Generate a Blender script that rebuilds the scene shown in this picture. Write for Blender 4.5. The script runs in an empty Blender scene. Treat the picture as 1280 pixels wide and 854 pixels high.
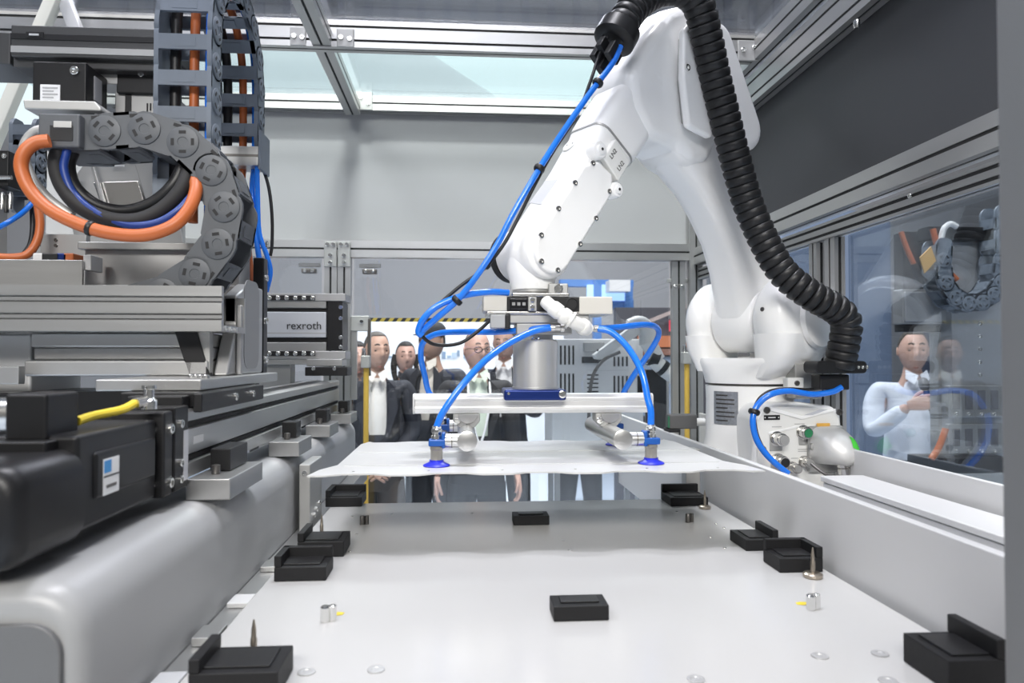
import bpy, bmesh, math, random
from mathutils import Vector, Matrix, Quaternion
random.seed(7)
SC = bpy.context.scene
COL = SC.collection

# ------------------------------------------------------------------ camera
F = 900.0
CAMZ = 1.63
YAW = math.atan(65 / F)
PITCH = math.atan(18 / F)
cam_d = bpy.data.cameras.new('camera')
cam = bpy.data.objects.new('camera', cam_d); COL.objects.link(cam)
cam.location = (0, 0, CAMZ)
cam.rotation_euler = (math.pi / 2 + PITCH, 0, -YAW)
cam_d.sensor_width = 36.0
cam_d.lens = 36.0 * F / 1280.0
cam_d.clip_start = 0.02
cam_d.dof.use_dof = True
cam_d.dof.focus_distance = 1.75
cam_d.dof.aperture_fstop = 5.0
SC.camera = cam
CM = cam.rotation_euler.to_matrix()
CL = Vector((0, 0, CAMZ))

# ------------------------------------------------------------------ world, lights, exposure
w = bpy.data.worlds.new('hall_air'); SC.world = w; w.use_nodes = True
bg = w.node_tree.nodes['Background']
bg.inputs[0].default_value = (0.94, 0.94, 0.94, 1); bg.inputs[1].default_value = 0.17
SC.view_settings.view_transform = 'Standard'
SC.view_settings.look = 'None'
SC.view_settings.gamma = 1.0
SC.view_settings.use_curve_mapping = False
SC.view_settings.exposure = 0.32

def area(name, loc, rot, sx, sy, power, color=(1, 1, 1)):
    l = bpy.data.lights.new(name, 'AREA'); l.shape = 'RECTANGLE'
    l.size = sx; l.size_y = sy; l.energy = power; l.color = color
    o = bpy.data.objects.new(name, l); COL.objects.link(o)
    o.location = loc; o.rotation_euler = rot
    return o
# rows of hall luminaires hung above the machine
LW = (1.0, 0.972, 0.93)
area('hall_lamp', (-0.1, 0.9, 6.3), (0, 0, 0), 0.8, 0.35, 260, LW)
area('hall_lamp', (0.5, 1.9, 6.3), (0, 0, 0), 0.8, 0.35, 160, LW)
area('hall_lamp', (0.6, 6.2, 6.3), (0, 0, 0), 3.0, 1.0, 480, (0.98, 0.985, 1))
area('hall_lamp', (-3.4, 0.6, 5.9), (0, math.radians(-32), 0), 2.0, 1.0, 250, LW)
area('hall_lamp', (3.6, 1.0, 6.3), (0, math.radians(30), 0), 2.0, 1.0, 60, LW)
area('hall_lamp', (-0.6, -4.2, 4.7), (math.radians(63), 0, math.radians(-8)), 3.4, 1.2, 320, LW)

# ------------------------------------------------------------------ pixel helpers (1280x854 frame) to real points
def ray(px, py):
    return CM @ Vector(((px - 640) / F, -(py - 427) / F, -1.0))
def PY(px, py, Y):
    r = ray(px, py); return CL + r * (Y / r.y)
def PZ(px, py, z):
    r = ray(px, py); return CL + r * ((z - CAMZ) / r.z)
def PX(px, py, X):
    r = ray(px, py); return CL + r * (X / r.x)

# ------------------------------------------------------------------ materials
MATS = {}
def mat(name, col, rough=0.5, metal=0.0, noise=0.0, nscale=40.0, bump=0.0, stretch=None, coat=0.0,
        rvar=0.0, emit=None, estr=0.0, spec=0.5):
    if name in MATS: return MATS[name]
    m = bpy.data.materials.new(name); m.use_nodes = True
    nt = m.node_tree; b = nt.nodes['Principled BSDF']
    b.inputs['Base Color'].default_value = (*col, 1)
    b.inputs['Roughness'].default_value = rough
    b.inputs['Metallic'].default_value = metal
    b.inputs['Coat Weight'].default_value = coat
    b.inputs['Specular IOR Level'].default_value = spec
    if emit:
        b.inputs['Emission Color'].default_value = (*emit, 1); b.inputs['Emission Strength'].default_value = estr
    if noise or bump or rvar:
        tc = nt.nodes.new('ShaderNodeTexCoord'); mp = nt.nodes.new('ShaderNodeMapping')
        if stretch: mp.inputs['Scale'].default_value = stretch
        nz = nt.nodes.new('ShaderNodeTexNoise'); nz.inputs['Scale'].default_value = nscale
        nz.inputs['Detail'].default_value = 4
        nt.links.new(tc.outputs['Object'], mp.inputs[0]); nt.links.new(mp.outputs[0], nz.inputs['Vector'])
        if noise:
            mx = nt.nodes.new('ShaderNodeMix'); mx.data_type = 'RGBA'
            mx.inputs[6].default_value = (*[c * (1 - noise) for c in col], 1)
            mx.inputs[7].default_value = (*[min(1, c * (1 + noise)) for c in col], 1)
            nt.links.new(nz.outputs['Fac'], mx.inputs[0]); nt.links.new(mx.outputs[2], b.inputs['Base Color'])
        if rvar:
            mr = nt.nodes.new('ShaderNodeMapRange')
            mr.inputs['To Min'].default_value = max(0.02, rough - rvar); mr.inputs['To Max'].default_value = min(1, rough + rvar)
            nt.links.new(nz.outputs['Fac'], mr.inputs['Value']); nt.links.new(mr.outputs[0], b.inputs['Roughness'])
        if bump:
            bp = nt.nodes.new('ShaderNodeBump'); bp.inputs['Strength'].default_value = bump
            bp.inputs['Distance'].default_value = 0.002
            nt.links.new(nz.outputs['Fac'], bp.inputs['Height']); nt.links.new(bp.outputs[0], b.inputs['Normal'])
    MATS[name] = m
    return m
def glass_mat(name, tint=(0.9, 0.93, 0.95), refl=0.10, rough=0.0, top=0.45):
    m = bpy.data.materials.new(name); m.use_nodes = True
    nt = m.node_tree; nt.nodes.clear()
    out = nt.nodes.new('ShaderNodeOutputMaterial')
    tr = nt.nodes.new('ShaderNodeBsdfTransparent'); tr.inputs[0].default_value = (*tint, 1)
    gl = nt.nodes.new('ShaderNodeBsdfGlossy'); gl.inputs['Roughness'].default_value = rough
    gl.inputs['Color'].default_value = (0.92, 0.94, 0.96, 1)
    mx = nt.nodes.new('ShaderNodeMixShader')
    lw = nt.nodes.new('ShaderNodeLayerWeight'); lw.inputs['Blend'].default_value = 0.35
    mr = nt.nodes.new('ShaderNodeMapRange'); mr.inputs['To Min'].default_value = refl; mr.inputs['To Max'].default_value = top
    nt.links.new(lw.outputs['Fresnel'], mr.inputs['Value']); nt.links.new(mr.outputs[0], mx.inputs[0])
    nt.links.new(tr.outputs[0], mx.inputs[1]); nt.links.new(gl.outputs[0], mx.inputs[2])
    nt.links.new(mx.outputs[0], out.inputs[0])
    MATS[name] = m
    return m

WHITE = mat('robot_white_paint', (0.92, 0.92, 0.91), 0.32, coat=0.25, noise=0.015, nscale=6)
WHITE2 = mat('cover_white_plastic', (0.80, 0.80, 0.775), 0.42, noise=0.015, nscale=8)
ALU = mat('anodised_aluminium', (0.50, 0.50, 0.495), 0.34, 0.85, noise=0.03, nscale=30, stretch=(1, 0.05, 1), rvar=0.05)
ALUX = mat('anodised_aluminium_lengthwise', (0.43, 0.43, 0.425), 0.36, 0.85, noise=0.04, nscale=60, stretch=(0.03, 1, 1), rvar=0.06)
ALUD = mat('grey_profile_aluminium', (0.42, 0.42, 0.42), 0.40, 0.8, noise=0.03, nscale=30)
STEEL = mat('brushed_steel', (0.62, 0.61, 0.59), 0.24, 1.0, noise=0.05, nscale=90, stretch=(1, 1, 0.05), rvar=0.08)
CAST = mat('cast_aluminium', (0.44, 0.44, 0.44), 0.42, 0.75, noise=0.05, nscale=25, bump=0.15)
SATIN = mat('satin_grey_metal', (0.43, 0.43, 0.42), 0.45, 0.5, noise=0.03, nscale=20)
CHROME = mat('bright_screw_steel', (0.80, 0.80, 0.78), 0.16, 1.0)
DARKST = mat('dark_steel', (0.18, 0.17, 0.16), 0.35, 0.9, noise=0.05, nscale=60)
BLACK = mat('black_plastic', (0.011, 0.011, 0.012), 0.42, noise=0.1, nscale=80, spec=0.4)
BLACKM = mat('black_matte_rubber', (0.012, 0.012, 0.013), 0.7)
BLACKP = mat('black_satin_paint', (0.009, 0.009, 0.010), 0.38, noise=0.08, nscale=30, spec=0.35)
SLOT = mat('black_slot_rubber', (0.012, 0.012, 0.012), 0.8)
NEST = mat('black_printed_nylon', (0.010, 0.010, 0.011), 0.55, noise=0.15, nscale=120, bump=0.1, spec=0.3)
CHAIN = mat('grey_blue_chain_plastic', (0.125, 0.150, 0.185), 0.5, noise=0.06, nscale=60)
CHAIND = mat('grey_chain_plastic', (0.075, 0.081, 0.090), 0.5, noise=0.06, nscale=60)
ORANGE = mat('orange_cable_sheath', (0.46, 0.115, 0.028), 0.45, noise=0.05, nscale=50)
BLUE = mat('blue_hose', (0.012, 0.18, 0.78), 0.22, coat=0.4, noise=0.03, nscale=40)
BLUED = mat('dark_blue_anodised', (0.006, 0.025, 0.16), 0.32, 0.4)
BLUECUP = mat('blue_silicone', (0.02, 0.03, 0.62), 0.4)
YELLOW = mat('yellow_plastic', (0.75, 0.58, 0.04), 0.5)
SHEETW = mat('white_powder_coat', (0.60, 0.60, 0.60), 0.38, noise=0.012, nscale=5)
GREYP = mat('light_grey_powder_coat', (0.48, 0.485, 0.50), 0.40, noise=0.015, nscale=6)
TABLE = mat('white_laminate_top', (0.485, 0.482, 0.475), 0.20, noise=0.012, nscale=4, rvar=0.04)
PLATE = mat('white_coated_sheet', (0.58, 0.58, 0.575), 0.30, noise=0.01, nscale=4)
BEDP = mat('grey_machine_paint', (0.33, 0.335, 0.34), 0.38, noise=0.012, nscale=4)
DARKPANEL = mat('charcoal_panel', (0.034, 0.036, 0.041), 0.55, noise=0.03, nscale=5)
PANELG = mat('pale_grey_panel', (0.33, 0.33, 0.34), 0.5, noise=0.02, nscale=2)
GLASS = glass_mat('safety_glass', (0.90, 0.92, 0.94), 0.04, 0.0, 0.4)
GLASSR = glass_mat('smoked_side_glass', (0.78, 0.82, 0.86), 0.02, 0.0, 0.30)
ROOFG = glass_mat('roof_glass', (0.93, 0.97, 0.97), 0.04)

# ------------------------------------------------------------------ mesh helpers
class B:
    """collects shapes into one bmesh; M is the current placement"""
    def __init__(s, M=None):
        s.bm = bmesh.new(); s.M = M or Matrix.Identity(4)
    def v(s, p): return s.bm.verts.new(s.M @ Vector(p))
    def f(s, vs):
        try: return s.bm.faces.new(vs)
        except ValueError: return None
    def box(s, x0, x1, y0, y1, z0, z1):
        vs = [s.v((x, y, z)) for x in (x0, x1) for y in (y0, y1) for z in (z0, z1)]
        for q in ((0, 1, 3, 2), (4, 6, 7, 5), (0, 4, 5, 1), (2, 3, 7, 6), (0, 2, 6, 4), (1, 5, 7, 3)):
            s.f([vs[i] for i in q])
        return s
    def cbox(s, c, d):
        return s.box(c[0] - d[0] / 2, c[0] + d[0] / 2, c[1] - d[1] / 2, c[1] + d[1] / 2, c[2] - d[2] / 2, c[2] + d[2] / 2)
    def loft(s, rings, caps=True, closed=False):
        R = [[s.v(p) for p in r] for r in rings]
        n = len(R[0]); k = len(R)
        for i in range(k if closed else k - 1):
            a, b = R[i], R[(i + 1) % k]
            for j in range(n):
                s.f([a[j], a[(j + 1) % n], b[(j + 1) % n], b[j]])
        if caps and not closed:
            s.f(list(reversed(R[0]))); s.f(R[-1])
        return s
    def prism(s, pts, vec):
        vec = Vector(vec)
        return s.loft([[Vector(p) for p in pts], [Vector(p) + vec for p in pts]])
    def cyl(s, p0, p1, r0, r1=None, seg=20):
        r1 = r0 if r1 is None else r1
        return s.lathe(p0, Vector(p1) - Vector(p0), [(r0, 0), (r1, (Vector(p1) - Vector(p0)).length)], seg)
    def lathe(s, o, axis, prof, seg=20, caps=True):
        o = Vector(o); a = Vector(axis).normalized()
        u = a.orthogonal().normalized(); w_ = a.cross(u)
        rings = [[o + a * h + (u * math.cos(t) + w_ * math.sin(t)) * max(r, 1e-5)
                  for t in [2 * math.pi * j / seg for j in range(seg)]] for r, h in prof]
        return s.loft(rings, caps)
    def tube(s, pts, r, seg=10, sub=6, caps=True, smooth=True):
        path = spline(pts, sub) if smooth else [Vector(p) for p in pts]
        rings = []
        t0 = (path[1] - path[0]).normalized(); u = t0.orthogonal().normalized()
        for i, p in enumerate(path):
            t = (path[min(i + 1, len(path) - 1)] - path[max(i - 1, 0)]).normalized()
            u = (u - t * u.dot(t)).normalized(); w_ = t.cross(u)
            rr = r(i / (len(path) - 1)) if callable(r) else r
            rings.append([p + (u * math.cos(a) + w_ * math.sin(a)) * rr for a in [2 * math.pi * j / seg for j in range(seg)]])
        return s.loft(rings, caps)
    def sphere(s, c, r, sx=1, sy=1, sz=1, seg=16, rings=10):
        c = Vector(c); rs = []
        for i in range(rings + 1):
            th = math.pi * i / rings
            rr = max(math.sin(th), 1e-4)
            rs.append([c + Vector((rr * math.cos(a) * r * sx, rr * math.sin(a) * r * sy, -math.cos(th) * r * sz))
                       for a in [2 * math.pi * j / seg for j in range(seg)]])
        return s.loft(rs)

def spline(pts, sub=6):
    P = [Vector(p) for p in pts]
    if len(P) < 3: return P
    out = []
    for i in range(len(P) - 1):
        p0 = P[i - 1] if i > 0 else P[0] * 2 - P[1]
        p1, p2 = P[i], P[i + 1]
        p3 = P[i + 2] if i + 2 < len(P) else P[-1] * 2 - P[-2]
        for k in range(sub):
            t = k / sub
            out.append(0.5 * ((2 * p1) + (p2 - p0) * t + (2 * p0 - 5 * p1 + 4 * p2 - p3) * t * t + (3 * p1 - p0 - 3 * p2 + p3) * t ** 3))
    out.append(P[-1])
    return out

def rootloc(o):
    v = Vector((0, 0, 0))
    while o is not None:
        v += o.location; o = o.parent
    return v

def obj(name, b, m, parent=None, bevel=0.0, seg=2, angle=35, loc=None, flat=False):
    """link the collected shapes as ONE mesh object; shapes are in world space, the mesh is kept local to its parent"""
    bm = b.bm
    bmesh.ops.recalc_face_normals(bm, faces=bm.faces)
    me = bpy.data.meshes.new(name)
    off = rootloc(parent) if parent else Vector((0, 0, 0))
    if loc is not None: off = off + (Vector(loc) - off)
    if off.length: bmesh.ops.translate(bm, vec=-off, verts=bm.verts)
    bm.to_mesh(me); bm.free()
    me.materials.append(m)
    o = bpy.data.objects.new(name, me); COL.objects.link(o)
    if parent: o.parent = parent
    if loc is not None: o.location = Vector(loc) - (rootloc(parent) if parent else Vector((0, 0, 0)))
    if not flat:
        me.shade_smooth(); me.set_sharp_from_angle(angle=math.radians(angle))
    if bevel > 0:
        md = o.modifiers.new('bevel', 'BEVEL'); md.width = bevel; md.segments = seg
        md.limit_method = 'ANGLE'; md.angle_limit = math.radians(30); md.harden_normals = not flat
    return o
def tag(o, label, cat, group=None, kind=None):
    o['label'] = label; o['category'] = cat
    if group: o['group'] = group
    if kind: o['kind'] = kind
    return o
def thing(name, label, cat, loc=(0, 0, 0), group=None):
    o = bpy.data.objects.new(name, None); COL.objects.link(o); o.location = loc
    o.empty_display_size = 0.05
    return tag(o, label, cat, group)
def struct(name, b, m, label=None, parent=None, **k):
    o = obj(name, b, m, parent, **k)
    if parent is None:
        o['kind'] = 'structure'
        if label: o['label'] = label
    return o
def sroot(name, label, loc=(0, 0, 0)):
    o = bpy.data.objects.new(name, None); COL.objects.link(o); o.location = loc
    o['kind'] = 'structure'; o['label'] = label
    return o
def inst(src, parent, loc=None, name=None, M=None):
    c = src.copy(); COL.objects.link(c); c.parent = parent
    if name: c.name = name
    if M is not None: c.matrix_local = M
    elif loc is not None: c.location = loc
    return c

def screw(parent, p, axis, r=0.008, h=0.005, name='screw', m=None, socket=True):
    """socket-head screw with a hex recess"""
    a = Vector(axis).normalized(); p = Vector(p)
    b = B()
    if socket: b.lathe(p, a, [(r, 0), (r, h * 0.85), (r * 0.88, h), (r * 0.5, h), (r * 0.48, h * 0.35)], 14)
    else: b.lathe(p, a, [(r, 0), (r * 0.9, h * 0.6), (r * 0.5, h)], 14)
    return obj(name, b, m or CHROME, parent)

def rrect(c, u, v, hu, hv, r, k=5):
    """rounded rectangle ring"""
    c, u, v = Vector(c), Vector(u), Vector(v)
    r = min(r, hu * 0.999, hv * 0.999); out = []
    for qx, qy, a0 in ((1, 1, 0), (-1, 1, 90), (-1, -1, 180), (1, -1, 270)):
        for i in range(k + 1):
            a = math.radians(a0 + 90 * i / k)
            out.append(c + u * (qx * (hu - r) + r * math.cos(a)) + v * (qy * (hv - r) + r * math.sin(a)))
    return out

def profile(name, a, b, u, v, wu, wv, su=1, sv=1, m=None, label=None, slot=0.008, depth=0.007, root=None, strips='uUvV'):
    """slotted aluminium extrusion from a to b; u, v unit cross axes, wu x wv its section, su / sv slots on the faces across u / v"""
    a, b, u, v = Vector(a), Vector(b), Vector(u), Vector(v)
    hu, hv = wu / 2, wv / 2
    def face(n, w_):     # slot centres along a face of width w_
        return [(-w_ / 2 + w_ * (i + 0.5) / n) for i in range(n)]
    pts = []
    cs = [(hu, hv, face(sv, wv), 'v-'), (hu, -hv, face(su, wu), 'u-'), (-hu, -hv, face(sv, wv), 'v+'), (-hu, hv, face(su, wu), 'u+')]
    # right face (u=+hu) going down
    def emit(x, y): pts.append((x, y))
    emit(hu, hv)
    for c in sorted(face(sv, wv), reverse=True):
        for x, y in ((hu, c + slot / 2), (hu - depth, c + slot / 2), (hu - depth, c - slot / 2), (hu, c - slot / 2)): emit(x, y)
    emit(hu, -hv)
    for c in sorted(face(su, wu), reverse=True):
        for x, y in ((c + slot / 2, -hv), (c + slot / 2, -hv + depth), (c - slot / 2, -hv + depth), (c - slot / 2, -hv)): emit(x, y)
    emit(-hu, -hv)
    for c in sorted(face(sv, wv)):
        for x, y in ((-hu, c - slot / 2), (-hu + depth, c - slot / 2), (-hu + depth, c + slot / 2), (-hu, c + slot / 2)): emit(x, y)
    emit(-hu, hv)
    for c in sorted(face(su, wu)):
        for x, y in ((c - slot / 2, hv), (c - slot / 2, hv - depth), (c + slot / 2, hv - depth), (c + slot / 2, hv)): emit(x, y)
    r = root or sroot(name, label, a)
    bb = B(); bb.prism([a + u * x + v * y for x, y in pts], b - a)
    obj('extrusion', bb, m or ALU, r, flat=True)
    # black strips lying in the slots
    for sgn, key in ((1, 'u'), (-1, 'U')):
        if key in strips:
            for c in face(sv, wv):
                p = a + u * sgn * (hu - depth * 0.55) + v * c
                s = B(); s.prism([p + u * sgn * 0.002 + v * slot * .48, p + u * sgn * 0.002 - v * slot * .48, p - u * sgn * 0.002 - v * slot * .48, p - u * sgn * 0.002 + v * slot * .48], b - a)
                obj('slot_strip', s, SLOT, r, flat=True)
    for sgn, key in ((1, 'v'), (-1, 'V')):
        if key in strips:
            for c in face(su, wu):
                p = a + v * sgn * (hv - depth * 0.55) + u * c
                s = B(); s.prism([p + v * sgn * 0.002 + u * slot * .48, p + v * sgn * 0.002 - u * slot * .48, p - v * sgn * 0.002 - u * slot * .48, p - v * sgn * 0.002 + u * slot * .48], b - a)
                obj('slot_strip', s, SLOT, r, flat=True)
    return r

def text(name, body, size, m, parent, M, depth=0.0006):
    """lettering as a real mesh"""
    c = bpy.data.curves.new(name, 'FONT'); c.body = body; c.size = size; c.extrude = depth
    c.align_x = 'CENTER'; c.align_y = 'CENTER'; c.resolution_u = 3
    t = bpy.data.objects.new(name, c); COL.objects.link(t)
    me = bpy.data.meshes.new_from_object(t); bpy.data.objects.remove(t); bpy.data.curves.remove(c)
    me.materials.clear(); me.materials.append(m)
    o = bpy.data.objects.new(name, me); COL.objects.link(o)
    o.parent = parent
    o.matrix_local = Matrix.Translation(-rootloc(parent)) @ M if parent else M
    return o
def frameM(o, x, y):
    x = Vector(x).normalized(); z = x.cross(Vector(y)).normalized(); y = z.cross(x)
    return Matrix(((x.x, y.x, z.x, o[0]), (x.y, y.y, z.y, o[1]), (x.z, y.z, z.z, o[2]), (0, 0, 0, 1)))
EX, EY, EZ = Vector((1, 0, 0)), Vector((0, 1, 0)), Vector((0, 0, 1))

# =================================================================== THE HALL AND THE CELL
TZ = 1.25            # table top
YB = 3.07            # back wall
XR = 1.04            # right wall
# hall floor
struct('floor', B().box(-9, 9, -6, 14, -0.05, 0), mat('pale_blue_hall_carpet', (0.45, 0.52, 0.62), 0.8, noise=0.05, nscale=60), 'pale blue grey exhibition hall floor')
# hall ceiling high above: grey trapezoidal sheet made of ribs
hc = sroot('ceiling', 'grey ribbed sheet ceiling of the exhibition hall', (0, 8, 9.0))
HCM = mat('grey_sheet_roof', (0.42, 0.43, 0.47), 0.6, noise=0.12, nscale=1.5)
obj('roof_deck', B().box(-14, 14, -6, 24, 9.0, 9.1), HCM, hc)
rib = None
for i in range(27):
    x = -13 + i
    if rib is None:
        rib = obj('rib', B().box(x - .12, x + .12, 4, 24, 8.86, 9.0), mat('dark_roof_rib', (0.26, 0.27, 0.30), 0.6), hc)
    else:
        inst(rib, hc, (i, 0, 0))
# far hall walls
struct('wall_far', B().box(-12, 12, 11.0, 11.2, 0, 9), mat('pale_hall_wall', (0.31, 0.31, 0.32), 0.7, noise=0.03, nscale=1), 'grey far wall of the exhibition hall')
wr_ = None
for i in range(56):
    if wr_ is None: wr_ = obj('cladding_rib', B().box(-11.06, -10.94, 10.93, 10.999, 6.70, 9), mat('dark_cladding_rib', (0.22, 0.23, 0.27), 0.6), bpy.data.objects['wall_far'])
    else: inst(wr_, bpy.data.objects['wall_far'], (.4 * i, 0, 0))
struct('wall_left', B().box(-12.2, -12, -6, 11.2, 0, 9), mat('pale_hall_wall', (0.5, 0.5, 0.5)), 'grey left wall of the exhibition hall')

# ---- daylight band in the far hall wall, seen through the roof of the cell
sky = sroot('window_1', 'pale cyan daylight band high in the far hall wall', (0, 10.9, 5))
LUMA = mat('daylit_glazing_dim', (0.2, 0.22, 0.22), 0.6, emit=(0.62, 0.72, 0.75), estr=1.0)
LUMB = mat('daylit_glazing_bright', (0.2, 0.22, 0.22), 0.6, emit=(0.80, 0.98, 1.0), estr=1.05)
YG = 10.9
obj('glazing_pane', B().box(-11.5, 11.5, YG, YG + .05, 5.0, 6.62), LUMA, sky)
q_ = [PY(505, 45, YG), PY(622, 122, YG)]; d_ = (q_[0] - q_[1])
b = B(); b.prism([q_[1] - d_ * .3, Vector((11.4, YG, (q_[1] - d_ * .3).z)), Vector((11.4, YG, q_[0].z)), q_[0]], (0, -.04, 0)); obj('glazing_pane', b, LUMB, sky, flat=True)
# ---- back upper wall of the cell
zA, zB, zM = 2.62, 2.13, 2.075
struct('wall_back', B().box(-1.7, XR, YB + .01, YB + .03, zM, zA + .10), PANELG, 'pale grey sheet panel above the rear windows', bevel=.002)
struct('wall_right', B().box(XR + .005, XR + .02, 0.35, YB + .02, 2.06, 2.56), DARKPANEL, 'charcoal sheet panel above the side windows', bevel=.002)

# roof glass, near panel rough ribbed acrylic, rear panel clear
NEARROOF = glass_mat('hazy_roof_acrylic', (0.72, 0.73, 0.77), 0.12, 0.12)
struct('window_2', B().box(-1.7, XR - .03, 0.3, 2.33, 2.705, 2.711), NEARROOF, 'hazy acrylic roof pane above the robot')
struct('window_3', B().box(-1.7, XR - .03, 2.38, YB, 2.705, 2.711), ROOFG, 'clear roof pane along the back of the cell')

# ---- frame of slotted extrusions
def bracket(parent, p, ux, uy, un, w, h, holes):
    """flat corner plate with screws; p centre, ux/uy in plane, un normal"""
    p, ux, uy, un = Vector(p), Vector(ux), Vector(uy), Vector(un)
    b = B(); b.prism([p + ux * w / 2 + uy * h / 2, p - ux * w / 2 + uy * h / 2, p - ux * w / 2 - uy * h / 2, p + ux * w / 2 - uy * h / 2], un * .006)
    o = obj('corner_bracket', b, SATIN, parent, bevel=.003)
    for hx, hy in holes:
        screw(o, p + ux * hx + uy * hy + un * .006, un, .0085, .006)
    return o
# ceiling beam over the robot (crosses the cell), rear ceiling beam, rear middle beam
YA = 2.36
t1 = profile('trim_1', (-1.7, YA, 2.672), (XR - .05, YA, 2.672), EY, EZ, .045, .09, 1, 2, ALU, 'silver slotted roof beam crossing above the robot arm')
bracket(t1, (-.52, YA - .0225, 2.655), EX, EZ, -EY, .05, .06, [(-.012, 0), (.014, -.004)])
bracket(t1, (-.37, YA - .0225, 2.655), EX, EZ, -EY, .055, .06, [(-.014, 0), (.014, -.004)])
bracket(t1, (XR - .075, YA - .0225, 2.655), EX, EZ, -EY, .075, .07, [(-.02, .0), (.018, .008)])
t2 = profile('trim_2', (-1.7, YB - .03, 2.685), (XR - .05, YB - .03, 2.685), EY, EZ, .05, .06, 1, 1, ALU, 'silver slotted beam along the top of the back wall')
bracket(t2, (-.40, YB - .056, 2.69), EX, EZ, -EY, .07, .075, [(-.014, .014), (.018, -.01)])
t3 = profile('trim_3', (-1.7, YB - .025, zM), (XR - .05, YB - .025, zM), EY, EZ, .05, .07, 1, 1, ALU, 'silver slotted beam above the rear windows')
# roof member running from the camera to the back
t4 = profile('trim_4', (-.445, 1.55, 2.655), (-.445, YB - .06, 2.655), EX, EZ, .06, .05, 1, 1, ALU, 'silver slotted roof strut running back above the cable chain')
# right upper beams
t5 = profile('trim_5', (XR - .03, 0.4, 2.66), (XR - .03, YB, 2.66), EX, EZ, .05, .07, 1, 1, ALUD, 'grey slotted roof rail along the charcoal panel')
t6 = profile('trim_6', (XR - .022, 0.4, 2.545), (XR - .022, YB, 2.545), EX, EZ, .045, .10, 1, 2, ALUD, 'dark grey double slotted rail under the roof rail')
t7 = profile('trim_7', (XR - .02, 0.4, 2.055), (XR - .02, YB, 2.055), EX, EZ, .045, .07, 1, 1, ALU, 'silver slotted beam below the charcoal panel')
t8 = profile('trim_8', (XR - .01, 0.4, 1.98), (XR - .01, YB, 1.98), EX, EZ, .03, .045, 1, 2, ALUD, 'grey sliding door track above the side glass')
for yy in (1.25, 1.55, 2.2): screw(t8, (XR - .026, yy, 1.992), -EX, .006, .004)
screw(t6, (XR - .05, 1.72, 2.47), -EZ, .008, .02)
# posts in the back wall
for i, (px, w_) in enumerate(((414, .05), (431, .05))):
    c = PY(px, 430, YB - .03)
    t = profile('trim_%d' % (9 + i), (c.x, YB - .03, 1.0), (c.x, YB - .03, zM - .036), EX, EY, .052, .05, 1, 1, ALU, 'silver slotted post %s the double rear posts' % ('left of' if i == 0 else 'right of'))
    bracket(t, (c.x, YB - .056, zM - .025), EX, EZ, -EY, .052, .105, [(-.012, .04), (.012, .04), (0, -.005), (0, -.035)])
t = profile('trim_11', (XR - .03, YB - .03, 0.9), (XR - .03, YB - .03, 2.7), EX, EY, .055, .055, 1, 1, ALUD, 'grey slotted post in the rear right corner')
t = profile('trim_12', (XR - .10, YB - .02, 0.9), (XR - .10, YB - .02, zM - .036), EX, EY, .06, .03, 1, 1, ALUD, 'grey sash upright beside the rear right post')
for px in (392, 462): pass
# rear window panes
XP = PY(405, 430, YB).x; XQ = PY(440, 430, YB).x
struct('window_4', B().box(-1.7, XP - .01, YB - .006, YB, 0.9, zM - .036), GLASS, 'rear glass pane left of the double posts')
w5 = struct('window_5', B().box(XQ + .008, XR - .135, YB - .006, YB, 0.9, zM - .036), GLASS, 'wide rear glass pane with visitors behind it')
for k, (px, py) in enumerate(((386, 332), (462, 333), (848, 352))):
    c = PY(px, py, YB - .03)
    h = obj('glass_hinge', B().box(c.x - .045, c.x + .045, YB - .02, YB - .006, c.z - .004, c.z + .012), SATIN, w5, bevel=.002)
    obj('hinge_block', B().box(c.x - .03, c.x + .03, YB - .035, YB - .008, c.z - .032, c.z - .012), DARKST, h, bevel=.004)
    for dx in (-.015, .015): screw(h, (c.x + dx, YB - .035, c.z - .022), -EY, .007, .004)
# side glass with door stile
S1 = 1.93
struct('window_6', B().box(XR + .012, XR + .018, 0.35, S1 - .05, 1.36, 1.958), GLASSR, 'side glass pane with the presenter behind it')
struct('window_7', B().box(XR + .012, XR + .018, S1 + .12, YB - .06, 1.36, 1.958), GLASSR, 'narrow side glass pane behind the robot shoulder')
profile('trim_13', (XR, S1, 1.36), (XR, S1, 1.958), EX, EY, .03, .055, 1, 1, ALUD, 'grey door stile in the side glazing')
profile('trim_14', (XR, S1 + .095, 1.36), (XR, S1 + .095, 1.958), EX, EY, .03, .045, 1, 1, ALUD, 'second grey door stile behind the first')

# ---- right side sheet-metal: inner rail wall, trough, cable duct, rear upstand
XRAIL = .662
rw = struct('trim_15', B().box(XRAIL, XRAIL + .016, 0.45, 2.98, 1.10, 1.386), SHEETW, 'long white sheet rail along the right side of the worktable', bevel=.003)
obj('rail_slot', B().box(XRAIL - .001, XRAIL + .004, 2.10, 2.125, 1.335, 1.347), BLACKM, rw)
tr = struct('trim_16', B().box(XRAIL + .016, XR - .024, 0.45, 2.98, 1.20, 1.235), GREYP, 'grey sheet trough floor below the robot base')
struct('trim_17', B().box(XR - .034, XR - .024, 0.45, 2.98, 1.235, 1.39), SHEETW, 'white sheet upstand under the side glass', bevel=.003)
struct('wall_apron', B().box(XR - .0235, XR + .03, 0.45, 2.98, 0.9, 1.358), GREYP, 'grey sill under the side glass')
duct = thing('cable_duct', 'long white cable duct lying in the trough beside the robot base', 'cable duct', (.93, .5, 1.236))
obj('duct_body', B().box(.882, .982, 0.46, 1.70, 1.236, 1.322), SHEETW, duct, bevel=.002)
obj('duct_lid', B().box(.877, .987, 0.455, 1.705, 1.324, 1.338), SHEETW, duct, bevel=.003)

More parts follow.
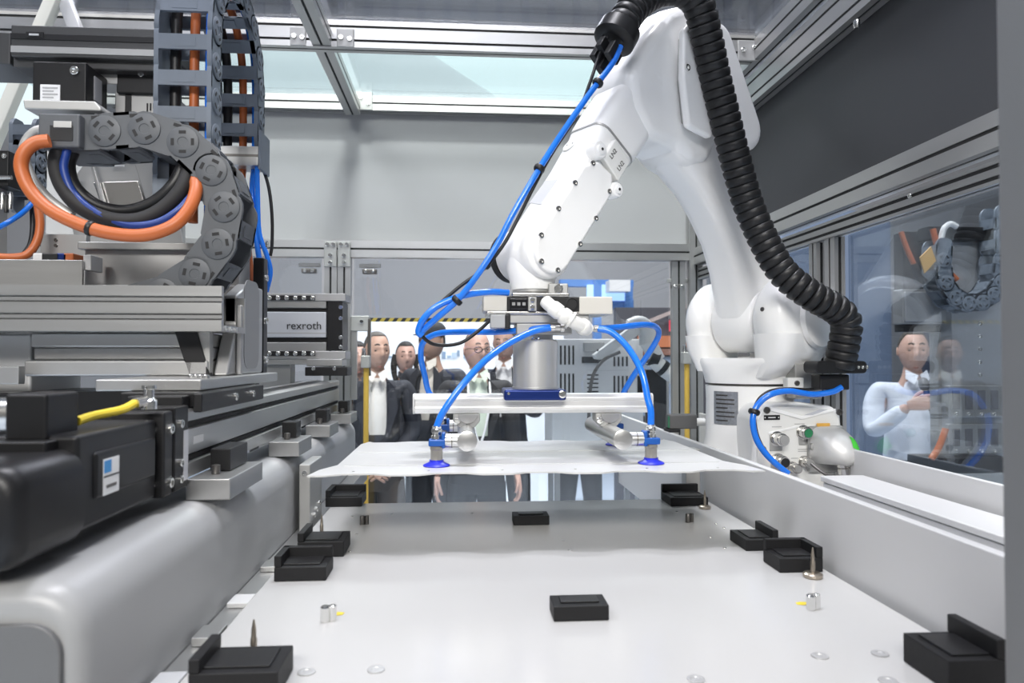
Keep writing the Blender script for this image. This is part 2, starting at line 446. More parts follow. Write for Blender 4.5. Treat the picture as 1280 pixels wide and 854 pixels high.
# near right post of the cell, close to the lens
xpost = PY(1249, 427, .625).x
pp = struct('trim_18', B().box(xpost, xpost + .08, .585, .625, TZ + .0005, 2.7), mat('grey_near_post', (0.155, 0.16, 0.165), 0.5, noise=.03, nscale=10), 'dark grey post close to the lens at the right', bevel=.004)
obj('post_seal', B().box(xpost + .004, xpost + .010, .565, .585, TZ + .0005, 2.7), mat('grey_near_post', (0, 0, 0)), pp, bevel=.001)

# =================================================================== WORKTABLE AND WHAT STANDS ON IT
XL, XT = -.325, .648
Y0, Y1 = .45, 1.885
table = thing('worktable', 'wide white laminate worktable in front of the robot', 'worktable', (.16, 1.2, 0))
top = obj('tabletop', B().box(XL, XT, Y0, Y1, TZ - .022, TZ), TABLE, table, bevel=.0015)
obj('apron', B().box(XL + .03, XT - .03, Y0 + .03, Y1 - .06, .92, TZ - .0225), GREYP, table)
for lx in (XL + .08, XT - .08):
    for ly in (Y0 + .10, Y1 - .14):
        obj('leg', B().box(lx - .04, lx + .04, ly - .04, ly + .04, 0, .919), GREYP, table)
def on_table(px, py): return PZ(px, py, TZ)
for px, py in ((383, 841), (470, 838), (1025, 821), (1100, 818), (1110, 852), (870, 850)):
    p = on_table(px, py)
    b = B(); b.lathe((p.x, p.y, TZ + .0004), EZ, [(.0105, 0), (.0105, .0012), (.0085, .0016), (.0055, .0012), (.0052, .0006)], 20)
    obj('countersunk_screw', b, mat('zinc_screw', (0.55, 0.55, 0.55), 0.4, .5), table)
# small bright set screws along the edges
for px, py in ((446, 668), (440, 646), (438, 690), (490, 643), (590, 642), (846, 640), (895, 655), (905, 660), (888, 672), (906, 685), (704, 676), (712, 688)):
    p = on_table(px, py)
    obj('set_screw', B().lathe((p.x, p.y, TZ + .0003), EZ, [(.0035, 0), (.0032, .0009)], 10), CHROME, table)
for px, py in ((421, 768), (1003, 755)):
    p = on_table(px, py); b = B()
    b.prism([(p.x + dx * .9, p.y + dy, TZ + .0003) for dx, dy in ((-.011, -.003), (-.002, -.007), (.010, -.004), (.012, .005), (.001, .008), (-.010, .004))], (0, 0, .0004))
    obj('paint_mark', b, YELLOW, table, flat=True)

def nest(label, c, yaw, wx, wy, base_h, wall_h, walls, t=.012):
    """printed corner nest: tray block with raised walls on the named sides (n, s, e, w)"""
    r = thing('corner_nest', label, 'corner nest', (c[0], c[1], TZ), 'black corner nests on the worktable')
    Mx = Matrix.Translation((c[0], c[1], TZ)) @ Matrix.Rotation(yaw, 4, 'Z')
    b = B(Mx); b.box(-wx / 2, wx / 2, -wy / 2, wy / 2, 0.0004, base_h)
    obj('block', b, NEST, r, bevel=.0015)
    b = B(Mx)
    m_ = .012
    b.box(-wx / 2 + m_, wx / 2 - m_, -wy / 2 + m_, wy / 2 - m_, base_h + .0002, base_h + .0025)
    obj('inlay', b, BLACK, r, bevel=.0008)
    for s in walls:
        b = B(Mx)
        if s == 'n': b.box(-wx / 2, wx / 2, wy / 2 - t, wy / 2, base_h, wall_h)
        if s == 's': b.box(-wx / 2, wx / 2, -wy / 2, -wy / 2 + t, base_h, wall_h)
        if s == 'e': b.box(wx / 2 - t, wx / 2, -wy / 2, wy / 2, base_h, wall_h)
        if s == 'w': b.box(-wx / 2, -wx / 2 + t, -wy / 2, wy / 2, base_h, wall_h)
        obj('side_wall', b, NEST, r, bevel=.0015)
    return r
# (label, front-left px, front-right px) of each block's foot, depth, heights
def nest_px(label, pl, pr, depth, base_h, wall_h, walls):
    a, b_ = on_table(*pl), on_table(*pr)
    wx = (b_ - a).length; c = (a + b_) / 2
    return nest(label, (c.x, c.y + depth / 2), 0, wx, depth, base_h, wall_h, walls)
nest_px('black corner nest beside the spike pin nearest the lens', (236, 876), (346, 876), .075, .030, .046, 'w')
nest_px('black corner nest with raised back and side, front of the left pair', (343, 727), (407, 727), .070, .024, .043, 'nw')
nest_px('black corner nest behind another one, holding a spike pin at the left', (372, 697), (429, 697), .085, .029, .046, 'w')
nest_px('black corner nest at the far left end of the worktable', (407, 634), (452, 634), .09, .024, .042, 'nw')
nest_px('black flat block in the middle of the near half of the worktable', (692, 777), (762, 777), .05, .022, .03, '')
nest_px('small black block on the grey shaded far half of the worktable', (642, 657), (687, 657), .05, .021, .03, '')
nest_px('black corner nest at the far right end of the worktable', (838, 633), (886, 633), .09, .022, .042, 'n')
nest_px('black corner nest at the right edge, rear one of the pair', (932, 689), (974, 689), .085, .022, .040, 'e')
nest_px('black corner nest with raised back and side, front of the right pair', (974, 716), (1030, 716), .070, .025, .044, 'ne')
nest_px('large black corner nest at the right beside the near post', (1185, 866), (1262, 866), .085, .036, .058, 'e')

def spike(label, px, py, s=1.0):
    p = on_table(px, py)
    r = thing('spike_pin', label, 'spike pin', (p.x, p.y, TZ), 'pointed guide pins')
    obj('collar', B().lathe((p.x, p.y, TZ + .0004), EZ, [(.0155 * s, 0), (.0165 * s, .002), (.0165 * s, .006 * s), (.013 * s, .0085 * s), (.006 * s, .009 * s)], 24), mat('bronze_pin_steel', (0.42, 0.37, 0.31), 0.32, 1.0), r)
    obj('spike', B().lathe((p.x, p.y, TZ + .009 * s), EZ, [(.0042 * s, 0), (.0042 * s, .018 * s), (.0032 * s, .020 * s), (.0030 * s, .030 * s), (.0010 * s, .042 * s)], 16), mat('bronze_pin_steel', (0, 0, 0)), r)
spike('pointed steel guide pin on a round collar nearest the lens', 317, 826, 1.0)
spike('pointed steel guide pin at the left behind the paired nests', 402, 671, .9)
spike('pointed steel guide pin by the far right nest', 881, 636, .9)
spike('pointed steel guide pin in front of the paired nests at the right', 1016, 722, 1.0)
def dowel(label, px, py, r_=.0095, h=.022, dark=False):
    p = on_table(px, py)
    r = thing('dowel_pin', label, 'dowel pin', (p.x, p.y, TZ), 'short steel dowels')
    m_ = DARKST if dark else CHROME
    obj('shank', B().lathe((p.x - .004, p.y, TZ + .0004), EZ, [(r_ * .72, 0), (r_ * .72, h * .9), (r_ * .55, h)], 14), m_, r)
    obj('second_shank', B().lathe((p.x + .006, p.y + .003, TZ + .0004), EZ, [(r_ * .60, 0), (r_ * .60, h * .95), (r_ * .45, h)], 14), m_, r)
dowel('short bright dowel pair with a yellow mark at the left', 410, 777)
dowel('short bright dowel pair with a yellow mark at the right', 1017, 762)
dowel('short dark dowel in the shade at the far left', 455, 656, .008, .02, True)
dowel('short dark dowel in the shade at the far right', 862, 653, .008, .02, True)

# ---- strip and steel uprights left of the table
struct('trim_19', B().box(-.372, XL - .004, .45, 2.6, TZ - .06, TZ - .018), ALU, 'narrow metal strip between worktable and grey machine bed', bevel=.002)
for k, (yy, h) in enumerate(((.86, .01), (1.02, .012), (1.17, .008), (1.36, .01))):
    obj('strip_plate', B().box(-.366, XL - .008, yy, yy + (.06, .05, .045, .05)[k], TZ - .0175, TZ - .0175 + h), (GREYP, ALU, SHEETW, ALU)[k], bpy.data.objects['trim_19'], bevel=.0015)
def upright(label, x0, x1, ya, yb, z0, z1, face):
    r = thing('steel_upright', label, 'steel plate', ((x0 + x1) / 2, (ya + yb) / 2, z0), 'steel upright plates')
    obj('plate', B().box(x0, x1, ya, yb, z0, z1), SATIN, r, bevel=.003)
    for i in range(3):
        screw(r, (face, ya + (yb - ya) * (.3 + .2 * i), z0 + .03 + .008 * i), EX if face == x1 else -EX, .006, .004)
    screw(r, ((x0 + x1) / 2, ya, z1 - .02), -EY, .006, .004)
upright('steel plate standing on edge at the left end of the held sheet', -.362, -.337, 1.66, 1.80, TZ - .018, TZ + .135, -.337)
upright('steel plate standing on edge under the right corner of the held sheet', .605, .645, 1.90, 1.94, TZ - .15, TZ + .13, .605)

# ---- sheet held up by the gripper: long edges with shallow steps, a few holes
SZ = 1.403
def sheet():
    xc, yn, yf = .155, 1.385, 1.905
    hw = .44
    def wavy(n, amp, ph):
        out = []; L = 2 * hw
        for i in range(n):
            a = -hw + L * (i + .18) / n; b_ = -hw + L * (i + .36) / n; c = -hw + L * (i + .68) / n; d_ = -hw + L * (i + .86) / n
            out += [(a, 0), (b_, amp), (c, amp), (d_, 0)]
        return out
    pts = [(xc - hw, yn - .012), (xc - hw * .97, yn - .012)]
    pts += [(xc + x, yn - .012 + y) for x, y in wavy(5, .018, 0) if abs(x) < hw * .95]
    pts += [(xc + hw * .97, yn - .012), (xc + hw, yn - .012), (xc + hw - .01, yn + .06), (xc + hw - .035, yn + .12), (xc + hw - .035, yf - .05), (xc + hw - .05, yf)]
    pts += [(xc + x, yf - y) for x, y in reversed(wavy(5, .018, 0)) if abs(x) < hw * .88]
    pts += [(xc - hw + .05, yf), (xc - hw + .035, yf - .05), (xc - hw + .035, yn + .12), (xc - hw + .01, yn + .06)]
    r = thing('battery_lid_sheet', 'white coated sheet with stepped edges held by suction cups', 'sheet', (xc, (yn + yf) / 2, SZ))
    b = B(); b.prism([(x, y, SZ) for x, y in pts], (0, 0, .003))
    obj('sheet', b, PLATE, r, flat=True)
    # folded lip along the near edge and pressed bead
    b = B(); b.box(xc - hw + .05, xc + hw - .05, yn + .10, yn + .106, SZ + .003, SZ + .0042)
    obj('pressed_bead', b, PLATE, r, bevel=.0005)
    b = B(); b.box(xc - hw + .05, xc + hw - .05, yn + .30, yn + .306, SZ + .003, SZ + .0042)
    obj('pressed_bead', b, PLATE, r, bevel=.0005)
    for i in range(6):
        x = xc - .36 + .144 * i
        obj('rivet', B().lathe((x, yn + .028, SZ + .003), EZ, [(.003, 0), (.003, .001), (.0015, .0014)], 10), CHROME, r)
    return r
SHEET = sheet()

# =================================================================== LEFT MACHINE BED
bed = thing('machine_bed', 'long grey rounded machine bed along the left side', 'machine bed', (-.45, 1.6, .0))
BX1, BX0, BZ1 = -.374, -.535, 1.402
def bedring(y, inset=0):
    return rrect((( BX0 + BX1) / 2, y, (BZ1 + .80) / 2), EX, EZ, (BX1 - BX0) / 2 - inset, (BZ1 - .80) / 2 - inset, .05 - inset * .5, 8)
b = B(); b.loft([bedring(.752, .02), bedring(.754, .012), bedring(.762, .005), bedring(.778, 0), bedring(2.62, 0)], True)
obj('bed_body', b, BEDP, bed, angle=60)
b = B(); b.loft([rrect(((BX0 + BX1) / 2, y, (BZ1 + .80) / 2 - .012), EX, EZ, (BX1 - BX0) / 2 - .018, (BZ1 - .80) / 2 - .024, .032, 6) for y in (.744, .751)], True)
obj('end_cover', b, mat('end_cover_grey', (0.13, 0.132, 0.135), 0.45), bed, bevel=.002)
b = B(); b.box(-.52, -.44, .95, 2.5, 0, .80); obj('bed_pedestal', b, GREYP, bed)
# spacer plates and black clamps that carry the linear axis
for k, (ya, yb) in enumerate(((1.17, 1.36), (1.66, 1.80), (2.05, 2.19), (2.44, 2.58))):
    s = obj('spacer_plate', B().box(-.43, BX1 + .012, ya, yb, BZ1 + .0005, BZ1 + .034), ALU, bed, bevel=.002)
    obj('clamp', B().box(-.418, -.385, ya + .075, yb - .015, BZ1 + .035, BZ1 + .072), BLACK, s, bevel=.002)
    obj('clamp_bolt', B().lathe((-.40, ya + .05, BZ1 + .0345), EZ, [(.007, 0), (.007, .014), (.004, .015)], 12), DARKST, s)

# ---- linear axis on the bed
AX0, AX1, AZ0, AZ1 = -.52, -.428, BZ1 + .036, 1.545
axis = thing('linear_axis', 'silver linear axis with black motor on the grey machine bed', 'linear axis', (-.47, 1.9, AZ0))
YM = 1.165
def axis_section(y):
    pts = [(AX1, AZ0), (AX1, AZ0 + .022), (AX1 - .008, AZ0 + .025), (AX1 - .008, AZ0 + .034), (AX1, AZ0 + .037), (AX1, AZ0 + .075),
           (AX1 - .007, AZ0 + .078), (AX1 - .007, AZ0 + .086), (AX1, AZ0 + .089), (AX1, AZ1 - .004), (AX1 - .006, AZ1), (AX1 - .022, AZ1), (AX1 - .022, AZ1 - .008),
           (AX0 + .022, AZ1 - .008), (AX0 + .022, AZ1), (AX0, AZ1), (AX0, AZ0)]
    return [(x, y, z) for x, z in pts]
b = B(); b.loft([axis_section(YM), axis_section(2.60)]); obj('axis_body', b, ALU, axis, flat=True)
obj('groove', B().box(AX1 - .0078, AX1 - .0045, YM, 2.6, AZ0 + .0255, AZ0 + .0335), SLOT, axis)
obj('groove', B().box(AX1 - .0068, AX1 - .004, YM, 2.6, AZ0 + .0785, AZ0 + .0855), SLOT, axis)
obj('cover_strip', B().box(AX0 + .023, AX1 - .023, YM, 2.6, AZ1 - .0078, AZ1 - .003), BLACKP, axis)
obj('name_strip', B().box(AX1, AX1 + .0008, YM + .03, YM + .075, AZ0 + .05, AZ0 + .062), SHEETW, axis)
ep = obj('end_plate', B().box(AX0 - .004, AX1 + .004, YM - .055, YM - .0005, AZ0 - .012, AZ1 + .008), BLACKP, axis, bevel=.003)
obj('label_strip', B().box(AX1 + .0042, AX1 + .005, YM - .022, YM - .004, AZ0 + .0, AZ1 - .03), mat('label_silver', (0.6, 0.6, 0.62), 0.4, 0.3), ep)
for z in (AZ0 + .005, AZ0 + .03, AZ1 - .018):
    screw(ep, (AX1 + .004, YM - .036, z), EX, .0065, .005)
fl = obj('motor_flange', B().box(AX0 - .008, AX1 + .002, YM - .088, YM - .056, AZ0 - .014, AZ1 + .004), BLACK, axis, bevel=.004)
for z in (AZ0 + .006, AZ1 - .022):
    screw(fl, (AX1 + .002, YM - .072, z), EX, .0075, .006)
    screw(fl, (AX1 - .016, YM - .088, z), -EY, .0075, .006)
mo = obj('motor_body', B().box(AX0 - .01, AX1 - .008, YM - .305, YM - .089, AZ0 - .012, AZ1 - .006), BLACKP, axis, bevel=.006)
obj('motor_shoulder', B().box(AX0 + .02, AX1 - .004, YM - .27, YM - .10, AZ0 + .02, AZ1 - .03), BLACKP, mo, bevel=.005)
b = B(); b.loft([rrect(((AX0 + AX1) / 2 - .015, y, (AZ0 + AZ1) / 2 - .022), EX, EZ, .062 - i_, .054 - i_, .03, 6) for y, i_ in ((YM - .43, .012), (YM - .425, .004), (YM - .41, 0), (YM - .306, 0))])
obj('encoder_housing', b, BLACKP, axis, angle=50)
lab = obj('type_label', B().box(AX1 - .0038, AX1 - .0030, YM - .255, YM - .215, AZ0 + .022, AZ0 + .066), mat('label_white', (0.8, 0.8, 0.8), 0.5), mo)
obj('label_corner', B().box(AX1 - .0030, AX1 - .0026, YM - .254, YM - .236, AZ0 + .049, AZ0 + .064), mat('label_blue', (0.05, 0.28, 0.62), 0.5), lab)
obj('label_bar', B().box(AX1 - .0030, AX1 - .0026, YM - .255, YM - .215, AZ0 + .0435, AZ0 + .0455), BLACK, lab)
obj('label_print', B().box(AX1 - .0030, AX1 - .0026, YM - .248, YM - .222, AZ0 + .030, AZ0 + .034), DARKST, lab)
# motor connector, silver plug, yellow sensor lead
cx = -.488
cn = obj('connector_block', B().box(cx - .026, cx + .02, YM - .31, YM - .24, AZ1 - .012, AZ1 + .042), BLACKP, axis, bevel=.004)
obj('connector_foot', B().box(cx - .03, cx + .03, YM - .33, YM - .22, AZ1 - .025, AZ1 - .010), BLACKP, axis, bevel=.003)
b = B(); b.lathe((cx - .026, YM - .275, AZ1 + .016), -EX, [(.020, 0), (.020, .03), (.017, .034), (.017, .09), (.012, .095), (.012, .2)], 20)
obj('plug', b, STEEL, cn)
b = B(); b.tube([(cx + .015, YM - .235, AZ1 + .004), (cx + .018, YM - .2, AZ1 + .008), (cx + .03, YM - .15, AZ1 + .012), (cx + .036, YM - .12, AZ1 + .02)], .0058)
obj('sensor_lead', b, YELLOW, axis)
b = B(); b.lathe((cx + .036, YM - .125, AZ1 + .018), (0.3, 1, .1), [(.008, 0), (.008, .03), (.006, .032)], 12); obj('sensor_plug', b, STEEL, axis)
b = B(); b.lathe((cx + .045, YM - .10, AZ1 + .009), EZ, [(.011, 0), (.011, .012), (.007, .016), (.007, .028), (.010, .029), (.010, .034)], 16); obj('grease_nipple', b, CHROME, axis)

# =================================================================== ROBOT ARM
RO = Vector((.843, 2.05, 0)); RD = Vector((-.848, -.529, 0)).normalized(); RN = Vector((.529, -.848, 0)).normalized()
def R(s, n, z): return RO + RD * s + RN * n + EZ * z
def rv(s, n, z): return RD * s + RN * n + EZ * z
robot = thing('robot_arm', 'white six-axis robot arm reaching over the worktable', 'robot arm', (RO.x, RO.y, 1.236))
J2 = (0.0, 1.73); J3 = (.32, 2.215); J5 = (.80, 1.862)

def drum(b, s, z, n0, n1, r, rim=.012, seg=40):
    L = n1 - n0
    b.lathe(R(s, n0, z), RN, [(r - rim * 1.6, 0), (r - rim * .5, rim * .35), (r, rim), (r, L - rim), (r - rim * .5, L - rim * .35), (r - rim * 1.6, L)], seg)
def sect(s, z, ang, hw, n0, n1, r):
    """rounded-rectangle section of a link: centre s,z; ang = link direction in the arm plane; hw half width across, n0..n1 thickness"""
    q = rv(-math.sin(ang), 0, math.cos(ang))
    return rrect(R(s, (n0 + n1) / 2, z), q, RN, hw, (n1 - n0) / 2, r, 6)

# -- base pedestal (round column on a square foot)
b = B(); b.loft([rrect(R(0, 0, z), RD, RN, hw, hw, r, 10) for z, hw, r in ((1.2362, .14, .03), (1.258, .14, .03), (1.262, .135, .05), (1.30, .128, .09), (1.40, .122, .115), (1.50, .122, .121), (1.545, .124, .123))])
base = obj('base', b, WHITE, robot, angle=50)
b = B(); b.lathe(R(0, 0, 1.5455), EZ, [(.116, 0), (.116, .006)], 48); obj('joint_ring', b, DARKST, robot)
# type plate on the left of the pedestal
b = B(); rr = []
for i in range(9):
    a = math.radians(197 + i * 4.6)
    rr.append(((RO.x + math.cos(a) * .1245), (RO.y + math.sin(a) * .1245)))
b.loft([[Vector((x, y, 1.437)) for x, y in rr] + [Vector((x * .9995 + RO.x * .0005, y * .9995 + RO.y * .0005, 1.437)) for x, y in reversed(rr)],
        [Vector((x, y, 1.530)) for x, y in rr] + [Vector((x * .9995 + RO.x * .0005, y * .9995 + RO.y * .0005, 1.530)) for x, y in reversed(rr)]])
tp = obj('type_plate', b, mat('type_plate_silver', (0.38, 0.40, 0.43), 0.35, 0.6, noise=0.35, nscale=140), base)
for k in range(7):
    z = 1.521 - k * .0118
    bb = B(); rr2 = rr[1:(8 if k % 3 else 6)]
    for (xa, ya), (xb, yb) in zip(rr2[:-1], rr2[1:]):
        def o_(x, y): return Vector((RO.x + (x - RO.x) * 1.004, RO.y + (y - RO.y) * 1.004, 0))
        bb.prism([o_(xa, ya) + EZ * z, o_(xb, yb) + EZ * z, o_(xb, yb) + EZ * (z - .004), o_(xa, ya) + EZ * (z - .004)], (o_(xa, ya) - Vector((RO.x, RO.y, 0))) * .002)
    obj('plate_print', bb, DARKST, tp)

# -- connector box at the back of the base, facing the lens
CN = Vector((.10, -.995, 0)).normalized(); CU = Vector((.995, .10, 0)).normalized()   # normal and width axis
CC = PY(1000, 548, 1.875)
CC = Vector((CC.x, CC.y, 1.40))
def C(u, z, d=0): return Vector((CC.x, CC.y, 0)) + CU * u + CN * d + EZ * z
pan_out = [(-.135, 1.245), (-.135, 1.47), (-.112, 1.503), (.0, 1.506), (.10, 1.494), (.122, 1.47), (.14, 1.30), (.14, 1.245)]
b = B(); b.prism([C(u, z, 0) for u, z in pan_out], -CN * .14); cbx = obj('connector_box', b, WHITE, robot, bevel=.012, seg=3)
b = B(); b.prism([C(u * .93, 1.245 + (z - 1.245) * .965, .006) for u, z in pan_out], -CN * .006); pan = obj('connector_panel', b, WHITE2, robot, bevel=.004)
# raised V-shaped ribs on the panel
b = B(); b.prism([C(-.09, 1.494, .0062), C(.0, 1.470, .0062), C(.10, 1.488, .0062), C(.10, 1.482, .0062), C(0, 1.460, .0062), C(-.09, 1.484, .0062)], CN * .004); obj('panel_rib', b, WHITE, pan, bevel=.0015)
b = B(); b.prism([C(-.095, 1.428, .0062), C(.0, 1.4465, .0062), C(.11, 1.436, .0062), C(.11, 1.431, .0062), C(0, 1.441, .0062), C(-.095, 1.421, .0062)], CN * .003); obj('panel_rib', b, WHITE, pan, bevel=.0015)
for u, z in ((-.100, 1.486), (.112, 1.478), (-.112, 1.383)):
    b = B(); b.lathe(C(u, z, .006), CN, [(.009, 0), (.009, .004), (.0055, .004), (.005, .001)], 16); obj('panel_screw', b, DARKST, pan)
b = B(); b.prism([C(-.108, 1.4730, .0064), C(-.062, 1.4730, .0064), C(-.062, 1.4600, .0064), C(-.108, 1.4600, .0064)], CN * .001); nb = obj('name_badge', b, BLACK, pan)
b = B(); b.prism([C(-.096, 1.4680, .0076), C(-.075, 1.4680, .0076), C(-.075, 1.4650, .0076), C(-.096, 1.4650, .0076)], CN * .0004); obj('badge_print', b, SHEETW, nb)
for u in (-.105, -.066):
    b = B(); b.lathe(C(u, 1.4665, .0075), CN, [(.0018, 0), (.0018, .0005)], 8); obj('badge_rivet', b, SHEETW, nb)
b = B(); b.prism([C(.005, 1.472, .0112), C(.05, 1.486, .0112), C(.075, 1.486, .0112), C(.03, 1.472, .0112)], CN * .0008); obj('grey_sticker', b, mat('sticker_grey', (0.55, 0.56, 0.6), 0.3), pan)
for u, z, wd in ((-.085, 1.4425, .028), (-.02, 1.449, .03), (-.03, 1.358, .02), (-.01, 1.381, .026), (-.01, 1.376, .026)):
    b = B(); b.prism([C(u, z, .0062), C(u + wd, z, .0062), C(u + wd, z - .002, .0062), C(u, z - .002, .0062)], CN * .0004); obj('panel_print', b, mat('print_grey', (0.4, 0.4, 0.4), 0.6), pan)
def plugc(name, u, z, r, L, m_=STEEL, tipm=None, tilt=(0.25, -1, -.25)):
    o = C(u, z, .006)
    b = B(); b.lathe(o, CN, [(r * 1.35, 0), (r * 1.35, .004), (r, .0045), (r, L * .35), (r * 1.12, L * .36), (r * 1.12, L * .75), (r * .95, L * .76), (r * .95, L)], 20)
    p = obj(name, b, m_, robot)
    b = B(); b.lathe(o + CN * L, CN, [(r * .8, 0), (r * .8, .001)], 20); obj('socket_face', b, tipm or SATIN, p)
    return p
for u, z in ((-.075, 1.408), (-.072, 1.350)):
    b = B(); b.prism([C(u - .018, z - .03, .0064), C(u + .018, z - .03, .0064), C(u + .018, z + .012, .0064), C(u - .018, z + .012, .0064)], CN * .003); obj('socket_plate', b, SATIN, pan, bevel=.003)
plugc('round_connector', -.072, 1.410, .015, .040)
plugc('round_connector', -.070, 1.352, .015, .040, STEEL, BLACKM)
plugc('round_connector', .004, 1.426, .0145, .028, STEEL, mat('green_insert', (0.02, 0.20, 0.08), 0.5))
plugc('small_connector', .006, 1.348, .012, .032)
plugc('small_connector', -.028, 1.333, .012, .032)
b = B(); b.prism([C(-.010, 1.412, .0064), C(.016, 1.412, .0064), C(.014, 1.392, .0064), C(-.008, 1.392, .0064)], CN * .003); obj('socket_plate', b, SATIN, pan, bevel=.003)
# big silver angled hood with green label
hood = obj('plug_base', B(frameM(C(.066, 1.383, 0), CU, EZ)).box(-.052, .052, -.065, .06, .006, .020), SATIN, robot, bevel=.01, seg=3)
def hs(u, z, d, hu, hz, r): return rrect(C(u, z, d), CU, EZ, hu, hz, r, 6)
HG = ((.066, 1.392, .020, .050, .050, .03), (.068, 1.392, .045, .049, .048, .035), (.072, 1.388, .070, .045, .042, .038), (.076, 1.380, .088, .036, .033, .032), (.079, 1.372, .100, .022, .022, .021), (.080, 1.370, .105, .010, .010, .009))
b = B(); b.loft([hs(*h_) for h_ in HG])
obj('plug_hood', b, mat('matte_die_cast', (0.66, 0.66, 0.65), 0.42, 0.3, noise=.04, nscale=40), hood, angle=60)
b = B(); b.lathe(C(.084, 1.366, .066), (0.25 * CU.x, 0.25 * CU.y, -1), [(.024, 0), (.024, .022), (.020, .024), (.023, .027), (.023, .042), (.017, .046), (.017, .07)], 18)
obj('cable_gland', b, STEEL, hood)
b = B()
RG = [hs(u_, z_, d_ + .0014, hu_ + .0012, hz_ + .0012, r_)[0:6] for u_, z_, d_, hu_, hz_, r_ in ((.074, 1.384, .079, .0405, .0375, .035), (.076, 1.380, .088, .036, .033, .032), (.0775, 1.376, .094, .029, .0275, .0265), (.079, 1.372, .100, .022, .022, .021))]
vv = [[b.v(p) for p in r_] for r_ in RG]
for i_ in range(len(vv) - 1):
    for j_ in range(5): b.f([vv[i_][j_], vv[i_][j_ + 1], vv[i_ + 1][j_ + 1], vv[i_ + 1][j_]])
obj('green_label', b, mat('green_label', (0.08, 0.62, 0.06), 0.5), hood)
b = B(); b.prism([C(.040, 1.450, .012), C(.078, 1.450, .012), C(.078, 1.440, .012), C(.040, 1.440, .012)], CN * .006); obj('amber_tab', b, mat('amber_plastic', (0.75, 0.42, 0.08), 0.5), hood, bevel=.002)
b = B(); b.lathe(C(.024, 1.390, .022), CN, [(.012, 0), (.012, .010), (.006, .012)], 14); obj('lever_pivot', b, SATIN, hood)

# -- shoulder: turntable, two cheeks, bridge
b = B(); b.loft([rrect(R(s, n, z), RD, RN, hs_, hn, r, 10) for s, n, z, hs_, hn, r in (
    (0, 0, 1.552, .122, .124, .120), (0, 0, 1.575, .124, .127, .116), (0, .008, 1.60, .122, .140, .10), (0, .018, 1.613, .119, .152, .085), (0, .020, 1.624, .114, .155, .08))])
sh = obj('shoulder', b, WHITE, robot, angle=50)
b = B(); b.loft([sect(J2[0], z, math.pi / 2, hw, n0, -.074, .03) for z, hw, n0 in ((1.585, .10, -.120), (1.615, .108, -.135), (1.65, .114, -.150), (1.69, .117, -.155))]); drum(b, J2[0], J2[1], -.160, -.073, .120, .034)
obj('shoulder_cheek', b, WHITE, robot, angle=50)
b = B(); b.loft([sect(J2[0], z, math.pi / 2, hw, .075, n1, .045) for z, hw, n1 in ((1.57, .095, .12), (1.60, .105, .165), (1.64, .112, .195), (1.69, .118, .205))]); drum(b, J2[0], J2[1], .073, .205, .124, .04)
b.lathe(R(-.02, .205, 1.735), RN, [(.085, 0), (.08, .012), (.05, .018)], 36)
chk = obj('shoulder_cheek', b, WHITE, robot, angle=50)
b = B(); b.lathe(R(.045, .2005, 1.72), RN, [(.008, 0), (.008, .004), (.005, .004), (.004, .001)], 14); obj('cheek_screw', b, DARKST, chk)
b = B(); b.lathe(R(.119, .13, 1.755), RD, [(.006, 0), (.006, .004), (.003, .005)], 12); obj('cheek_screw', b, DARKST, chk)
# little plug seen in the recess below the arm
b = B(); b.box(0, 0, 0, 0, 0, 0)
b = B(frameM(R(.085, .045, 1.633), RN, EZ)).box(-.02, .022, -.008, .006, -.02, .004); obj('recess_plug', b, STEEL, robot, bevel=.002)
# -- upper arm: lower drum and tapering link
b = B(); drum(b, J2[0], J2[1], -.070, .070, .090, .008)
ua = math.atan2(J3[1] - J2[1], J3[0] - J2[0])
L23 = math.hypot(J3[0] - J2[0], J3[1] - J2[1])
# curved centre line: rises steeply, then sweeps forward to the elbow
cl = [(-.005, 1.75, .095, .066), (.02, 1.82, .090, .062), (.055, 1.90, .080, .060), (.10, 1.98, .074, .058), (.16, 2.06, .074, .058), (.215, 2.125, .080, .060), (.27, 2.175, .088, .064), (.33, 2.215, .085, .066)]
rings = []
for i, (s, z, hw, ht) in enumerate(cl):
    a, c = cl[max(0, i - 1)], cl[min(len(cl) - 1, i + 1)]
    rings.append(sect(s, z, math.atan2(c[1] - a[1], c[0] - a[0]), hw, -ht, ht, min(hw, ht) * .62))
b.loft(rings)
drum(b, J3[0], J3[1], -.072, .072, .092, .02)
uarm = obj('upper_arm', b, WHITE, robot, angle=50)

# -- elbow housing
EA = math.atan2(J5[1] - 2.198, J5[0] - .5437)      # forearm direction in the arm plane
def fa(t, off=0.0):       # point on the forearm axis at distance t before J5, off = offset across
    return (J5[0] - math.cos(EA) * t - math.sin(EA) * off, J5[1] - math.sin(EA) * t + math.cos(EA) * off)
def prismR(b, pts, n0, n1): b.prism([R(s, n0, z) for s, z in pts], RN * (n1 - n0))
b = B()
out = [(.405, 2.165), (.34, 2.125), (.27, 2.135), (.235, 2.19), (.215, 2.28), (.215, 2.40), (.235, 2.48), (.29, 2.53), (.365, 2.535), (.43, 2.505), (.50, 2.42), (.565, 2.315), (.555, 2.235), (.50, 2.165), (.45, 2.165)]
prismR(b, out, -.082, .080)
elb = obj('elbow_housing', b, WHITE, robot, bevel=.032, seg=4)
